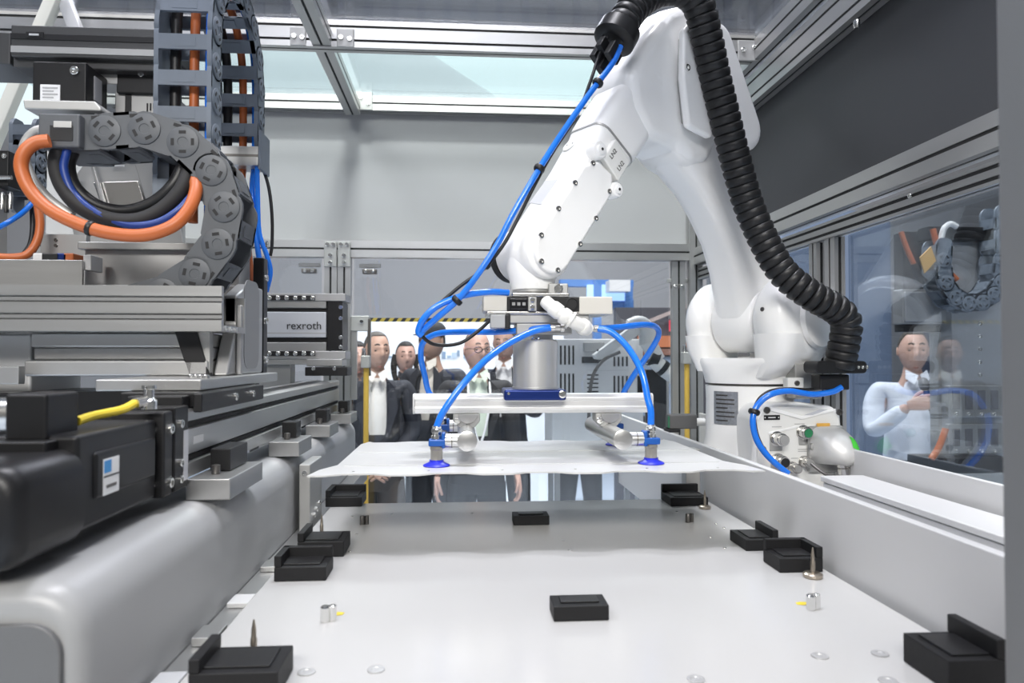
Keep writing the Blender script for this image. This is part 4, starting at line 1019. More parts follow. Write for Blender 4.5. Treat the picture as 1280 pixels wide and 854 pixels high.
# ---- energy chains
def make_chain(name, label, joints, wdir, width, height, pitch, m_, loc, slots=True, rung_w=.5):
    root = thing(name, label, 'cable chain', loc)
    wdir = Vector(wdir)
    h = height; p = pitch
    # link mesh
    def stad(yo, th):
        pts = []
        for i in range(9):
            a = math.radians(90 + 180 * i / 8); pts.append((-p / 2 + h / 2 * math.cos(a), yo, h / 2 * math.sin(a)))
        pts += [(p * .28, yo, -h / 2), (p * .5, yo, -h * .40), (p * .62, yo, -h * .25), (p * .62, yo, h * .25), (p * .5, yo, h * .40), (p * .28, yo, h / 2)]
        return pts
    b = B()
    for sg in (-1, 1):
        yo = sg * width / 2
        b.prism(stad(yo - sg * .009, 0), (0, sg * .009, 0))
        # raised pivot disc
        b.lathe((-p / 2, yo, 0), (0, sg, 0), [(h * .43, -.001), (h * .43, .0022), (h * .40, .003), (h * .14, .003), (h * .13, .0018)], 22)
    rw = p * rung_w
    for sg in (-1, 1):
        b.box(-rw / 2, rw / 2, -width / 2, width / 2, sg * h / 2 - (.006 if sg > 0 else 0), sg * h / 2 + (.006 if sg < 0 else 0))
        b.box(-rw * .3, rw * .3, -width * .22, width * .22, sg * (h / 2) - .0005, sg * (h / 2) + .0018 * 1)
    bm = b.bm; bmesh.ops.recalc_face_normals(bm, faces=bm.faces); me = bpy.data.meshes.new('chain_link'); bm.to_mesh(me); bm.free(); me.materials.append(m_)
    me.shade_smooth(); me.set_sharp_from_angle(angle=math.radians(35))
    b = B()
    for sg in (-1, 1):
        yo = sg * (width / 2 + .003)
        for (cx_, cz_, ang) in ((-p / 2 + h * .27 * math.cos(t), h * .27 * math.sin(t), t + math.pi / 2) for t in (math.radians(45), math.radians(135), math.radians(225), math.radians(315))):
            ca, sa = math.cos(ang), math.sin(ang); L, W = h * .095, h * .045
            pts = []
            for i in range(10):
                a = 2 * math.pi * i / 10; x = L * math.cos(a) * (1.0); z = W * math.sin(a)
                x = L * (1 if math.cos(a) > .3 else -1 if math.cos(a) < -.3 else math.cos(a)); pts.append((cx_ + x * ca - z * sa, yo, cz_ + x * sa + z * ca))
            b.prism(pts, (0, sg * .0005, 0))
        ang = 0
        b.prism([(p * .16, sg * (width / 2 + .0001), h * .34), (p * .36, sg * (width / 2 + .0001), h * .34), (p * .36, sg * (width / 2 + .0001), h * .43), (p * .16, sg * (width / 2 + .0001), h * .43)], (0, sg * .0005, 0))
    bm = b.bm; bmesh.ops.recalc_face_normals(bm, faces=bm.faces); ms = bpy.data.meshes.new('link_slots'); bm.to_mesh(ms); bm.free(); ms.materials.append(BLACKM)
    J = [Vector(j) for j in joints]
    for a, c in zip(J[:-1], J[1:]):
        x = (c - a).normalized(); y = wdir; z = x.cross(y).normalized()
        Mx = Matrix(((x.x, y.x, z.x, 0), (x.y, y.y, z.y, 0), (x.z, y.z, z.z, 0), (0, 0, 0, 1)))
        Mx.translation = (a + c) / 2 - Vector(loc)
        o = bpy.data.objects.new('chain_link', me); COL.objects.link(o); o.parent = root; o.matrix_local = Mx
        s = bpy.data.objects.new('link_slots', ms); COL.objects.link(s); s.parent = o; s['kind'] = 'stuff'
    return root
YC = 1.436; wA = .104
ja = [(83, 166), (131, 164), (180, 161), (228, 177), (264, 212), (280, 259), (272, 305), (243, 343), (203, 368), (156, 381), (108, 384), (60, 384)]
JA = [PY(x, y, YC - wA / 2) + EY * (wA / 2) for x, y in ja]
chA = make_chain('cable_chain', 'grey cable chain curling down into the slotted tray', JA, EY, wA, .068, .071, CHAIND, PY(150, 355, YC))
bxA, bxB = PY(54, 187, YC - wA / 2), PY(106, 146, YC - wA / 2)
cbk = obj('chain_end_bracket', B().box(bxA.x, bxB.x, YC - .07, YC + .07, bxA.z, bxB.z), CHAIND, chA, bevel=.004)
p = PY(79, 156, YC - .07); obj('bracket_clip', B().box(p.x - .016, p.x + .016, p.y - .003, p.y, p.z - .006, p.z + .006), SATIN, cbk, bevel=.001)
p = PY(77, 168, YC - .07); obj('bracket_window', B().box(p.x - .020, p.x + .020, p.y - .0015, p.y, p.z - .012, p.z + .016), BLACKM, cbk)
# upright loop chain
xB = -.553; wB = .112; pB = .073
def arcp(t): return None
jb = [(1.50, 1.93 + pB * i) for i in range(6)]
zc2 = jb[-1][1]; rB = .165
nA = 7
for i in range(1, nA + 1):
    a = math.pi - math.pi * i / nA; jb.append((1.50 + rB + rB * math.cos(a), zc2 + rB * 1.0 * math.sin(a)))
for i in range(1, 3): jb.append((1.50 + 2 * rB, zc2 - pB * i))
JB = [(xB, y, z) for y, z in jb]
chB = make_chain('cable_chain', 'blue grey cable chain standing in a tall loop with orange cable inside', JB, EX, wB, .062, pB, CHAIN, (xB, 1.66, 1.95), rung_w=.42)
for i, (y, z) in enumerate(((1.50 + 2 * rB - .005, zc2 - pB * 2 - .02), )):
    e = obj('chain_end_clamp', B().box(xB - wB / 2 - .006, xB + wB / 2 + .006, y - .04, y + .03, z - .035, z + .012), ALU, chB, bevel=.002)
    obj('clamp_groove', B().box(xB - wB / 2 - .0065, xB + wB / 2 + .0055, y - .041, y - .0395, z - .014, z - .008), DARKST, e)
    obj('chain_end_plate', B().box(xB + wB / 2 + .007, xB + wB / 2 + .014, y - .045, y + .036, z - .045, z + .05), CHAIN, chB, bevel=.002)
# cables lying inside the loop chain
def loopcable(dx, r, m_, label, tail):
    pts = [(xB + dx, 1.50, 1.90), (xB + dx, 1.50, 2.05), (xB + dx, 1.50, 2.2), (xB + dx, 1.503, zc2)]
    for i in range(1, 8):
        a = math.pi - math.pi * i / 8; pts.append((xB + dx, 1.50 + rB + rB * math.cos(a), zc2 + rB * math.sin(a)))
    pts += [(xB + dx, 1.50 + 2 * rB, zc2 - .02), (xB + dx, 1.50 + 2 * rB, zc2 - .18)] + tail
    o = thing('loop_cable', label, 'cable', pts[-1], 'cables in the upright chain')
    obj('sheath', B().tube(pts, r, 10, 5), m_, o, angle=80)
ye = 1.50 + 2 * rB
loopcable(.012, .0095, ORANGE, 'orange cable threaded through the upright chain loop', [(-.545, ye, 2.02), (-.53, ye, 1.92), (-.52, ye + .01, 1.80)])
loopcable(.040, .0068, BLUE, 'blue cable hanging from the upright chain loop', [(-.512, ye - .02, 2.04), (-.500, ye - .03, 1.93), (-.488, ye - .03, 1.84), (-.492, ye - .02, 1.78)])
loopcable(-.025, .011, BLACK, 'black cable threaded through the upright chain loop', [(-.575, ye, 2.02), (-.56, ye, 1.92), (-.55, ye, 1.80)])
P = [PY(x, y, 1.84) for x, y in ((327, 205), (336, 235), (340, 270), (340, 305), (338, 320))]
o = thing('loop_cable', 'thin black cable right of the blue hanging cable', 'cable', P[-1], 'cables in the upright chain'); obj('sheath', B().tube(P, .0042, 8, 6), BLACK, o)
P = [PY(x, y, 1.80) for x, y in ((321, 190), (322, 240), (324, 290), (333, 318), (338, 340), (333, 365))]
o = thing('loop_cable', 'second blue cable curling down to the rear axis', 'cable', P[-1], 'cables in the upright chain'); obj('sheath', B().tube(P, .006, 8, 6), BLUE, o)

# ---- cable loop slung below the first chain
def slung(label, pts, r, m_, tie=None, name='slung_cable'):
    P = [PY(*p) for p in pts]; o = thing(name, label, 'cable', P[len(P) // 2], 'cables slung below the chain')
    obj('sheath', B().tube(P, r, 12, 8), m_, o, angle=80)
    if tie:
        pa = spline(P, 8); i = int(tie * len(pa)); ax = (pa[i + 1] - pa[i]).normalized()
        obj('cable_tie', B().lathe(pa[i], ax, [(r * 1.12, 0), (r * 1.2, .002), (r * 1.2, .007), (r * 1.1, .009)], 14), BLACK, o)
slung('thick orange power cable slung in a wide loop', [(62, 176, 1.35), (44, 179, 1.345), (30, 192, 1.34), (27, 212, 1.34), (38, 238, 1.34), (62, 262, 1.34), (100, 281, 1.34), (140, 292, 1.34), (180, 294, 1.34), (215, 283, 1.345), (236, 262, 1.36), (245, 238, 1.38), (244, 222, 1.40)], .0118, ORANGE, .52)
slung('outer grey cable behind the orange loop', [(60, 160, 1.40), (42, 166, 1.40), (30, 185, 1.40), (36, 215, 1.40), (58, 246, 1.40), (90, 270, 1.40)], .009, SATIN)
slung('thick black cable in the slung loop', [(75, 186, 1.39), (70, 205, 1.39), (78, 232, 1.39), (100, 258, 1.385), (135, 274, 1.38), (170, 276, 1.38), (200, 264, 1.385), (225, 240, 1.39), (236, 215, 1.40), (238, 200, 1.41)], .0145, BLACKM)
slung('inner black cable in the slung loop', [(92, 188, 1.41), (86, 208, 1.41), (94, 234, 1.41), (120, 256, 1.41), (155, 264, 1.41), (190, 254, 1.41), (216, 232, 1.41), (230, 205, 1.42)], .012, BLACK)
slung('navy cable in the slung loop', [(84, 187, 1.385), (80, 212, 1.385), (92, 242, 1.385), (120, 266, 1.375), (160, 281, 1.372), (195, 279, 1.372), (222, 264, 1.375), (240, 245, 1.385)], .0075, mat('navy_cable', (0.01, 0.04, 0.22), 0.4))

# ---- upper transverse axis with its motor and drive
up = thing('transverse_axis', 'dark grey transverse axis with hanging motor at the upper left', 'linear axis', (-.8, 1.7, 2.2))
DG = mat('dark_grey_anodised', (0.085, 0.085, 0.085), 0.42, .5, noise=.05, nscale=30)
def ubox(nm, x0, y0, x1, y1, Y, d, m_, parent=up, bevel=.003):
    a, c = PY(x0, y1, Y), PY(x1, y0, Y)
    return obj(nm, B().box(a.x, c.x, Y, Y + d, a.z, c.z), m_, parent, bevel=bevel)
pr = ubox('axis_profile', 13, 37, 222, 70, 1.58, .10, DG)
ubox('profile_lower_step', 16, 70, 222, 84, 1.595, .08, DG, pr)
ubox('profile_line', 13, 63, 222, 65, 1.578, .003, SATIN, pr, .0005)
ubox('profile_line', 13, 47.5, 222, 48.2, 1.578, .003, BLACK, pr, .0003)
ubox('profile_badge', 32, 40, 54, 47, 1.577, .003, BLACK, pr, .0005); ubox('badge_stripe', 36, 42, 48, 44, 1.575, .003, SHEETW, pr, .0003)
mo2 = ubox('hanging_motor', 40, 78, 108, 126, 1.53, .09, BLACKP)
p = PY(94, 89, 1.53); screw(mo2, p, -EY, .009, .006)
ml = ubox('motor_label', 50, 106, 75, 125, 1.528, .002, mat('label_white', (0, 0, 0)), mo2, .0003)
for k in range(4): ubox('label_print', 53, 109 + k * 4, 72 - 5 * (k % 2), 110.4 + k * 4, 1.5272, .001, mat('print_grey', (0, 0, 0)), ml, .0001)
ubox('motor_side_label', 107, 95, 119, 125, 1.56, .03, mat('grey_label', (.25, .25, .26), .5), mo2, .001)
b = B(); q = [PY(28, 124, 1.42), PY(118, 126, 1.42), PY(126, 135, 1.42), PY(126, 139, 1.42), PY(30, 136, 1.42)]; b.prism(q, (0, .16, 0)); obj('shelf_plate', b, SATIN, up, bevel=.003)
b = B(); q = [PY(118, 128, 1.55), PY(160, 160, 1.55), PY(140, 160, 1.55), PY(105, 140, 1.55)]; b.prism(q, (0, .02, 0)); obj('shelf_gusset', b, SATIN, up, bevel=.002)
dk = ubox('drive_adapter', 145, 88, 215, 116, 1.62, .06, BLACK); 
for px in (177, 197):
    screw(dk, PY(px, 93, 1.62), -EY, .007, .005)
ubox('gearbox', 118, 80, 148, 105, 1.62, .06, SATIN)
dr = ubox('drive_box', 143, 115, 215, 150, 1.63, .10, mat('drive_silver', (0.42, 0.42, 0.41), .4, .5))
ubox('drive_stripe', 156, 116, 164, 150, 1.628, .003, BLACK, dr, .0003)
for k in range(3): ubox('drive_print', 183 + 4 * k, 129, 185 + 4 * k, 140 - 2 * k, 1.6285, .002, BLACK, dr, .0002)
obj('axis_bridge', B().box(-1.6, PY(13, 60, 1.60).x, 1.60, 1.715, PY(13, 80, 1.60).z, PY(13, 40, 1.60).z), DG, up, bevel=.003)
obj('axis_column', B().box(-1.62, -1.46, 1.72, 1.86, 0, 2.55), ALUD, up, bevel=.004)
# bent bright guard behind the cable loop
gd = thing('bent_guard', 'bright bent steel guard behind the cable loop', 'guard plate', (-.75, 1.9, 1.9))
def gpoly(nm, pts, Y, d, m_, parent=gd):
    b = B(); b.prism([PY(x, y, Y) for x, y in pts], (0, d, 0)); return obj(nm, b, m_, parent, bevel=.002)
MIR = mat('bright_sheet_steel', (0.72, 0.70, 0.67), 0.18, 1.0, noise=.03, nscale=8)
gpoly('guard_sheet', [(108, 200), (215, 200), (232, 330), (100, 330), (80, 240)], 1.95, .006, SATIN)
gpoly('guard_face', [(116, 228), (172, 226), (182, 258), (150, 268), (128, 262)], 1.935, .004, MIR)
gpoly('guard_strut', [(165, 195), (190, 195), (205, 262), (186, 262)], 1.92, .01, SATIN)
gpoly('guard_rib', [(110, 196), (114, 196), (134, 264), (128, 264)], 1.92, .012, ALU)
gpoly('guard_tab', [(135, 203), (155, 203), (155, 209), (135, 209)], 1.93, .004, SHEETW)
for x, y in ((131, 257), (138, 259)): screw(gd, PY(x, y, 1.934), -EY, .007, .005)
for x, y in ((88, 203), (96, 220)): screw(gd, PY(x, y, 1.92), -EY, .006, .02)
obj('guard_post', B().box(PY(205, 300, 1.98).x, PY(228, 300, 1.98).x, 1.98, 2.0, 0, 2.1), SATIN, gd)
# pale struts crossing at the top left
CREAM = mat('cream_painted_strut', (0.78, 0.77, 0.68), 0.5, noise=.02, nscale=10)
for lab, A, C_, w_, Y in (('long cream strut slanting down at the far left', (72, -12), (-14, 190), .018, 2.25), ('short white strut slanting behind the dark axis', (76, -12), (108, 70), .018, 2.27)):
    a, c = PY(*A, Y), PY(*C_, Y); d_ = (c - a).normalized(); u = d_.cross(EY).normalized()
    o = thing('roof_strut', lab, 'strut', c); b = B(); b.loft([rrect(q, u, EY, w_, w_, .004, 3) for q in (a, c)]); obj('bar', b, CREAM if lab[0] == 'l' else SHEETW, o, angle=30)
    obj('strut_foot', B().loft([rrect(q, u, EY, w_ * 1.25, w_ * 1.25, .004, 3) for q in (c, c + d_ * .02)]), SATIN, o)

# ---- rear axis with the maker's name
ra = thing('rear_axis', 'silver rear axis marked rexroth with black end cover', 'linear axis', (-.5, 2.4, 1.6))
RY = 2.40
def rb(nm, x0, y0, x1, y1, Y, d, m_, parent=ra, bevel=.002):
    a, c = PY(x0, y1, Y), PY(x1, y0, Y); return obj(nm, B().box(a.x, c.x, Y, Y + d, a.z, c.z), m_, parent, bevel=bevel)
rb('axis_block', 322, 376, 410, 438, RY + .012, .10, BLACK)
rb('upper_rail', 322, 376, 408, 385, RY, .02, ALUX); rb('lower_rail', 322, 428, 408, 439, RY, .02, ALUX)
fc = rb('name_panel', 322, 390, 408, 422, RY - .002, .02, mat('pale_anodised_panel', (0.62, 0.64, 0.68), .38, .6), bevel=.003)
rb('panel_line', 330, 416, 408, 417, RY - .0026, .002, SATIN, fc, .0002)
text('lettering', 'rexroth', .0345 * 1.05, BLACKM, fc, frameM(PY(380, 407.5, RY - .0034), EX, EZ), .0008)
ec = rb('end_cover', 409, 377, 428, 438, RY - .004, .12, BLACKP)
for y in (384, 398, 422, 434): screw(ec, PY(426, y, RY - .004), -EY, .0065, .004)
tb_ = rb('top_bracket', 325, 367, 432, 376, RY - .006, .11, CAST)
bb2 = rb('bottom_bracket', 325, 439, 432, 449, RY - .006, .11, CAST)
for (par, y) in ((tb_, 372.5), (bb2, 442)):
    st_ = rb('bolt_strip', 329, y - 3, 394, y + 3, RY - .010, .005, BLACK, par, .001)
    for k in range(6): screw(par, PY(337 + 10.8 * k, y, RY - .010), -EY, .0075, .004)
rb('lower_step', 330, 449, 385, 456, RY, .08, SATIN)
rb('slide_plate', 383, 449, 428, 458, RY - .02, .09, ALU)
sp = rb('slide_block', 381, 459, 434, 470, RY - .03, .10, BLACK)
for x in (392, 418): screw(sp, PY(x, 461, RY - .03), -EY, .006, .004)
obj('rear_axis_post', B().box(-.66, -.56, RY + .03, RY + .10, 0, 1.80), SATIN, ra)
# ---- clutter at the far left edge
le = thing('valve_terminal', 'small black valve terminal at the far left edge', 'valve block', PY(2, 230, 1.7))
b = B(); a, c = PY(-25, 232, 1.70), PY(11, 188, 1.70); b.box(a.x, c.x, 1.70, 1.76, a.z, c.z); o = obj('body', b, BLACK, le, bevel=.003); screw(o, PY(6, 195, 1.70), -EY, .006, .004)
obj('port_tube', B().lathe(PY(3, 222, 1.69), EX, [(.005, -.03), (.005, .02)], 10), STEEL, le)
for k in range(3): obj('hanging_plug', B().lathe(PY(3 + k * 5, 262 + 4 * (k % 2), 1.70), EZ, [(.005, 0), (.005, .035), (.003, .04)], 10), (STEEL, BLACK, STEEL)[k], le)
obj('terminal_stand', B().box(a.x, a.x + .03, 1.72, 1.75, 0, a.z), SATIN, le)
zb_ = PY(28, 252, 1.78); zt2 = PY(28, 150, 1.78)
make_chain('cable_chain', 'short blue grey chain piece at the far left behind the orange loop', [(zb_.x, 1.80, zb_.z + (zt2.z - zb_.z) * i / 4) for i in range(5)], EX, .06, .05, (zt2.z - zb_.z) / 4, CHAIN, (zb_.x, 1.80, zb_.z))
slung('bright blue pair of hoses at the far left edge', [(-12, 290, 1.70), (10, 278, 1.70), (28, 266, 1.72), (42, 252, 1.75)], .006, BLUE, name='blue_hose')
slung('second orange cable bending down at the far left', [(47, 255, 1.72), (50, 280, 1.71), (46, 302, 1.70), (34, 318, 1.69), (14, 322, 1.68), (-20, 320, 1.68)], .009, ORANGE)
slung('black cable beside the second orange cable', [(40, 255, 1.76), (41, 285, 1.75), (38, 305, 1.74), (30, 318, 1.73)], .006, BLACK)
kb = thing('terminal_bracket', 'grey bracket with two screw holes left behind the trays', 'bracket', PY(75, 330, 1.75))
b = B(); a, c = PY(50, 330, 1.75), PY(108, 293, 1.75); b.box(a.x, c.x, 1.75, 1.77, a.z - .12, c.z); o = obj('plate', b, ALUD, kb, bevel=.002)
for x, y in ((70, 300), (70, 307), (101, 305)): screw(o, PY(x, y, 1.75), -EY, .004, .003, m=DARKST)
P4 = [(52, 'white'), (62, 'black'), (76, 'black'), (84, 'navy'), (92, 'orange')]
for k, (x, cn_) in enumerate(((56, SHEETW), (66, BLACK), (76, BLACK), (85, BLUED), (93, ORANGE))):
    p = PY(x, 322, 1.57); o = thing('tray_cable', ('white', 'left black', 'right black', 'navy', 'orange')[k] + ' flat cable end lying in the second tray', 'cable', p, 'cable ends in the second tray')
    obj('cable_end', B().box(p.x - .011, p.x + .011, 1.545, 1.595, p.z - .02, p.z + .006), cn_, o, bevel=.003)

# =================================================================== VISITORS BEHIND THE GLASS
def skin_bm(verts, edges, M, sub=2, root=0):
    """grow one continuous surface around a joint skeleton (Skin + Subdivision) and return its bmesh in world space"""
    me = bpy.data.meshes.new('tmp'); me.from_pydata([v[:3] for v in verts], edges, [])
    o = bpy.data.objects.new('tmp', me); COL.objects.link(o)
    sk = o.modifiers.new('skin', 'SKIN'); sk.use_smooth_shade = True; sk.branch_smoothing = .6
    for i, v in enumerate(verts):
        d = me.skin_vertices[0].data[i]; d.radius = (v[3], v[4] if len(v) > 4 else v[3]); d.use_root = (i == root)
    ss = o.modifiers.new('sub', 'SUBSURF'); ss.levels = sub; ss.render_levels = sub
    dg = bpy.context.evaluated_depsgraph_get(); dg.update()
    m2 = bpy.data.meshes.new_from_object(o.evaluated_get(dg))
    b = B(); b.bm.from_mesh(m2); bmesh.ops.transform(b.bm, matrix=M, verts=b.bm.verts)
    bpy.data.objects.remove(o); bpy.data.meshes.remove(me); bpy.data.meshes.remove(m2)
    return b
def head_shape(u, v, s=1.0):
    """point of the head surface; u around (0 = face front, -y), v 0 chin .. 1 crown"""
    u = (u + math.pi) % (2 * math.pi) - math.pi
    th = math.pi * v; rr = math.sin(th) ** .85 if 0 < th < math.pi else 0
    z = -math.cos(th) * .118
    x = math.sin(u) * rr; y = -math.cos(u) * rr
    wx = .076; wy = .096
    if z < 0: k = 1 - .30 * (-z / .118) ** 1.4; x *= k; y *= (1 - .12 * (-z / .118))
    p = Vector((x * wx, y * wy + .004, z))
    f = max(0, math.cos(u))
    # nose, brow, sockets, lips, chin
    p.y -= .026 * math.exp(-((u / .17) ** 2)) * math.exp(-(((z + .022) / .020) ** 2))
    p.y -= .010 * math.exp(-((u / .13) ** 2)) * math.exp(-(((z - .006) / .022) ** 2))
    p.y -= .005 * math.exp(-((u / .5) ** 2)) * math.exp(-(((z - .026) / .010) ** 2))
    for e in (-.42, .42): p.y += .009 * math.exp(-(((u - e) / .17) ** 2)) * math.exp(-(((z - .006) / .012) ** 2))
    p.y -= .006 * math.exp(-((u / .25) ** 2)) * math.exp(-(((z + .062) / .010) ** 2))
    p.y -= .006 * math.exp(-((u / .25) ** 2)) * math.exp(-(((z + .095) / .014) ** 2))
    return p * s
def add_head(b, M, s=1.0, nu=64, nv=48):
    R_ = []
    for j in range(nv + 1):
        v = min(.996, max(.004, j / nv)); R_.append([M @ head_shape(2 * math.pi * i / nu, v, s) for i in range(nu)])
    M0 = b.M; b.M = Matrix.Identity(4); b.loft(R_)
    for sx in (-1, 1):
        b.M = M @ Matrix.Translation((sx * .077 * s, .012 * s, .0)) @ Matrix.Rotation(sx * .35, 4, 'Z')
        b.sphere((0, 0, 0), .02 * s, .35, .75, 1.35, 10, 8)
    b.M = M0
def hair_cap(M, style, s=1.0):
    b = B(); nu, nv = 36, 16
    lim = {'short': lambda c: .60 + .20 * max(0, c) ** .5 if c > 0 else .60 + .22 * c, 'long': lambda c: .76 if c > .45 else (.5 + .26 * (c + .2) / .65 if c > -.2 else .12),
           'bald': lambda c: .9 if c > .0 else .62 + .25 * (1 + c) * .6}[style]
    R_ = []
    for j in range(nv + 1):
        ring = []
        for i in range(nu):
            u = 2 * math.pi * i / nu; c = math.cos(u); v0 = lim(c) if style != 'short' else (.79 if c > .62 else .79 - .30 * min(1, (.62 - c) / .75) - .08 * max(0, -c))
            v = min(.996, v0 + (1 - v0) * j / nv); p = head_shape(u, v, s)
            g = 1.055 + .02 * math.sin(7 * u + 3 * v) * (1 if style == 'long' else .4) + (.05 if style == 'long' and v < .5 else 0)
            if j == 0: g = .99
            ring.append(M @ Vector((p.x * g, p.y * g if p.y > -.06 * s else p.y * 1.03, p.z * g)))
        R_.append(ring)
    b.loft(R_)
    return b
def hand(b, M, s=1.0, curl=.9):
    """palm with five separate bent fingers; local: +x towards fingertips, +z back of the hand, thumb on +y"""
    M0 = b.M; b.M = M
    b.loft([rrect((x * s, 0, 0), EY, EZ, hy * s, hz * s, .008 * s, 3) for x, hy, hz in ((-.02, .024, .017), (.01, .032, .016), (.05, .041, .014), (.085, .040, .012))])
    for k, (y, L) in enumerate(((.030, .070), (.010, .080), (-.011, .074), (-.031, .058))):
        a1, a2, a3 = curl * .45, curl * 1.1, curl * 1.6
        p = [Vector((.078, y, 0))]
        for a, f in ((a1, .45), (a2, .32), (a3, .25)): p.append(p[-1] + Vector((math.cos(a), 0, -math.sin(a))) * L * f)
        b.tube([q * s for q in p], lambda t: (.0092 - .0022 * t) * s, 8, 4)
    b.tube([Vector(q) * s for q in ((.012, .026, -.002), (.035, .050, -.010), (.062, .058, -.020), (.085, .052, -.030))], lambda t: (.011 - .003 * t) * s, 8, 4)
    b.M = M0

root_grip = {}
def person(label, x, Y, H, yaw, jacket, shirt, trousers, hairc, hairstyle='short', skin=(0.50, 0.31, 0.23), armpose='down', glasses=False, lanyard=None, head_yaw=0.0, cap=None, head_tilt=0.0, jacket_open=True, tone=''):
    k = H / 1.75
    root = thing('person', label, 'person', (x, Y, 0), 'visitors behind the glass')
    M = Matrix.Translation((x, Y, 0)) @ Matrix.Rotation(yaw, 4, 'Z') @ Matrix.Scale(k, 4)
    SK = mat('skin_' + tone + '%d' % int(skin[0] * 100), skin, .5, noise=.04, nscale=30)
    poses = {
        'down': [((.215, .02, 1.14), (.235, -.04, .90)), ((-.215, .02, 1.14), (-.235, -.04, .90))],
        'clasp': [((.235, .02, 1.14), (.06, -.20, .98)), ((-.235, .02, 1.14), (-.055, -.20, .97))],
        'phone': [((.225, -.02, 1.15), (.06, -.26, 1.28)), ((-.215, .02, 1.14), (-.225, -.06, .90))],
        'mic': [((.225, -.02, 1.15), (.225, -.05, .90)), ((-.235, -.06, 1.17), (-.10, -.23, 1.34))],
    }[armpose]
    V = [(0, 0.01, .95, .10, .07), (0, 0.01, 1.10, .095, .065), (0, .01, 1.28, .11, .07), (0, .015, 1.42, .06, .05), (0, .0, 1.52, .052, .052), (0, -.005, 1.58, .05, .05)]
    E = [(0, 1), (1, 2), (2, 3), (3, 4), (4, 5)]
    for sx, (el, wr_) in zip((1, -1), poses):
        i = len(V); V += [(sx * .155, .015, 1.40, .042, .042), (*el, .036, .036), (*wr_, .029, .029)]; E += [(3, i), (i, i + 1), (i + 1, i + 2)]
    for sx in (1, -1):
        i = len(V); V += [(sx * .095, 0, .86, .065, .065), (sx * .105, -.01, .49, .050, .050), (sx * .11, .02, .09, .042, .042), (sx * .125, -.12, .035, .04, .03)]; E += [(0, i), (i, i + 1), (i + 1, i + 2), (i + 2, i + 3)]
    b = skin_bm(V, E, M)
    HM = M @ Matrix.Translation((0, -.02, 1.632)) @ Matrix.Rotation(head_yaw, 4, 'Z') @ Matrix.Rotation(head_tilt, 4, 'X')
    add_head(b, HM); GRIP = {}
    for sx, (el, wr_) in zip((1, -1), poses):
        d = (Vector(wr_) - Vector(el)).normalized()
        if armpose == 'clasp': dx = Vector((-sx * .8, -.25, -.45)).normalized(); up_ = Vector((0, -1, .2))
        elif (armpose == 'phone' and sx == 1) or (armpose == 'mic' and sx == -1): dx = Vector((-sx * .75, -.5, .25)).normalized(); up_ = Vector((0, -.85, .2))
        else: dx = d; up_ = Vector((sx, 0, 0))
        hz_ = (up_ - dx * up_.dot(dx)).normalized(); hy_ = hz_.cross(dx)
        HMx = Matrix(((dx.x, hy_.x, hz_.x, 0), (dx.y, hy_.y, hz_.y, 0), (dx.z, hy_.z, hz_.z, 0), (0, 0, 0, 1))); HMx.translation = Vector(wr_) + dx * .02
        fl_ = Matrix.Scale(-1, 4, (0, 1, 0)) if hy_.z < 0 else Matrix.Identity(4)
        hand(b, M @ HMx @ fl_, 1.0, 1.15 if armpose != 'down' else .6); GRIP[sx] = M @ HMx @ fl_
    root_grip.update(GRIP)
    body = obj('body', b, SK, root, angle=80)
    # face details
    for sx in (-1, 1):
        p = head_shape(sx * .42, .5 + .006 / .24); o = B(); o.M = HM; o.sphere((p.x, p.y + .003, .006), .0095, 1.25, .7, .6, 10, 6); e = obj('eye', o, mat('eye_dark', (0.05, 0.035, 0.03), .25), body)
        o = B(); o.M = HM; o.tube([head_shape(sx * t, .5 + (.026 + q) / .22) + Vector((0, -.003, 0)) for t, q in ((.18, -.002), (.38, .002), (.58, -.002))], .0035, 6, 3); obj('eyebrow', o, mat('brow_' + str(hairc[0]), tuple(c * .7 for c in hairc), .8), body)
    o = B(); o.M = HM; o.tube([head_shape(t, .5 - .066 / .236) + Vector((0, -.0035, 0)) for t in (-.30, -.15, 0, .15, .30)], .0038, 6, 3); obj('lips', o, mat('lips', (0.30, 0.12, 0.10), .5), body)
    hm = mat('hair_%d' % int(hairc[0] * 1000), hairc, .7, noise=.2, nscale=90, bump=.4, stretch=(1, 1, .2))
    obj('hair', hair_cap(HM, hairstyle), hm, root, angle=80)
    if hairstyle == 'long':
        for sx in (-1, 1):
            o = B(); o.M = HM; o.tube([(sx * .07, .01, .02), (sx * .088, .012, -.05), (sx * .086, .0, -.13), (sx * .07, -.02, -.20)], lambda t: .030 - .012 * t, 10, 5); obj('hair_lock', o, hm, root, angle=80)
    if cap:
        o = B(); o.M = HM; o.lathe((0, .004, .040), EZ, [(.090, 0), (.093, .012), (.088, .05), (.068, .075), (.03, .088), (.005, .090)], 24); cpo = obj('cap', o, mat('cap_fabric', cap, .8), root)
        o = B(); o.M = HM; o.prism([(-.07, -.055, .042), (-.045, -.13, .036), (0, -.15, .034), (.045, -.13, .036), (.07, -.055, .042)], (0, 0, .006)); obj('cap_peak', o, mat('cap_fabric', cap), cpo)
    if glasses:
        o = B(); o.M = HM
        for sx in (-1, 1):
            o.tube([(sx * .034 + .024 * math.cos(a), -.104 - .004 * 0, .006 + .017 * math.sin(a)) for a in [2 * math.pi * i / 14 for i in range(15)]], .0022, 6, 1, smooth=False)
            o.tube([(sx * .058, -.102, .010), (sx * .078, -.05, .012), (sx * .080, .01, .006)], .002, 6, 3)
        o.tube([(-.010, -.106, .010), (.010, -.106, .010)], .002, 6, 1, smooth=False)
        obj('glasses', o, BLACK, root)
    # trousers
    tb_ = B(); tb_.M = M
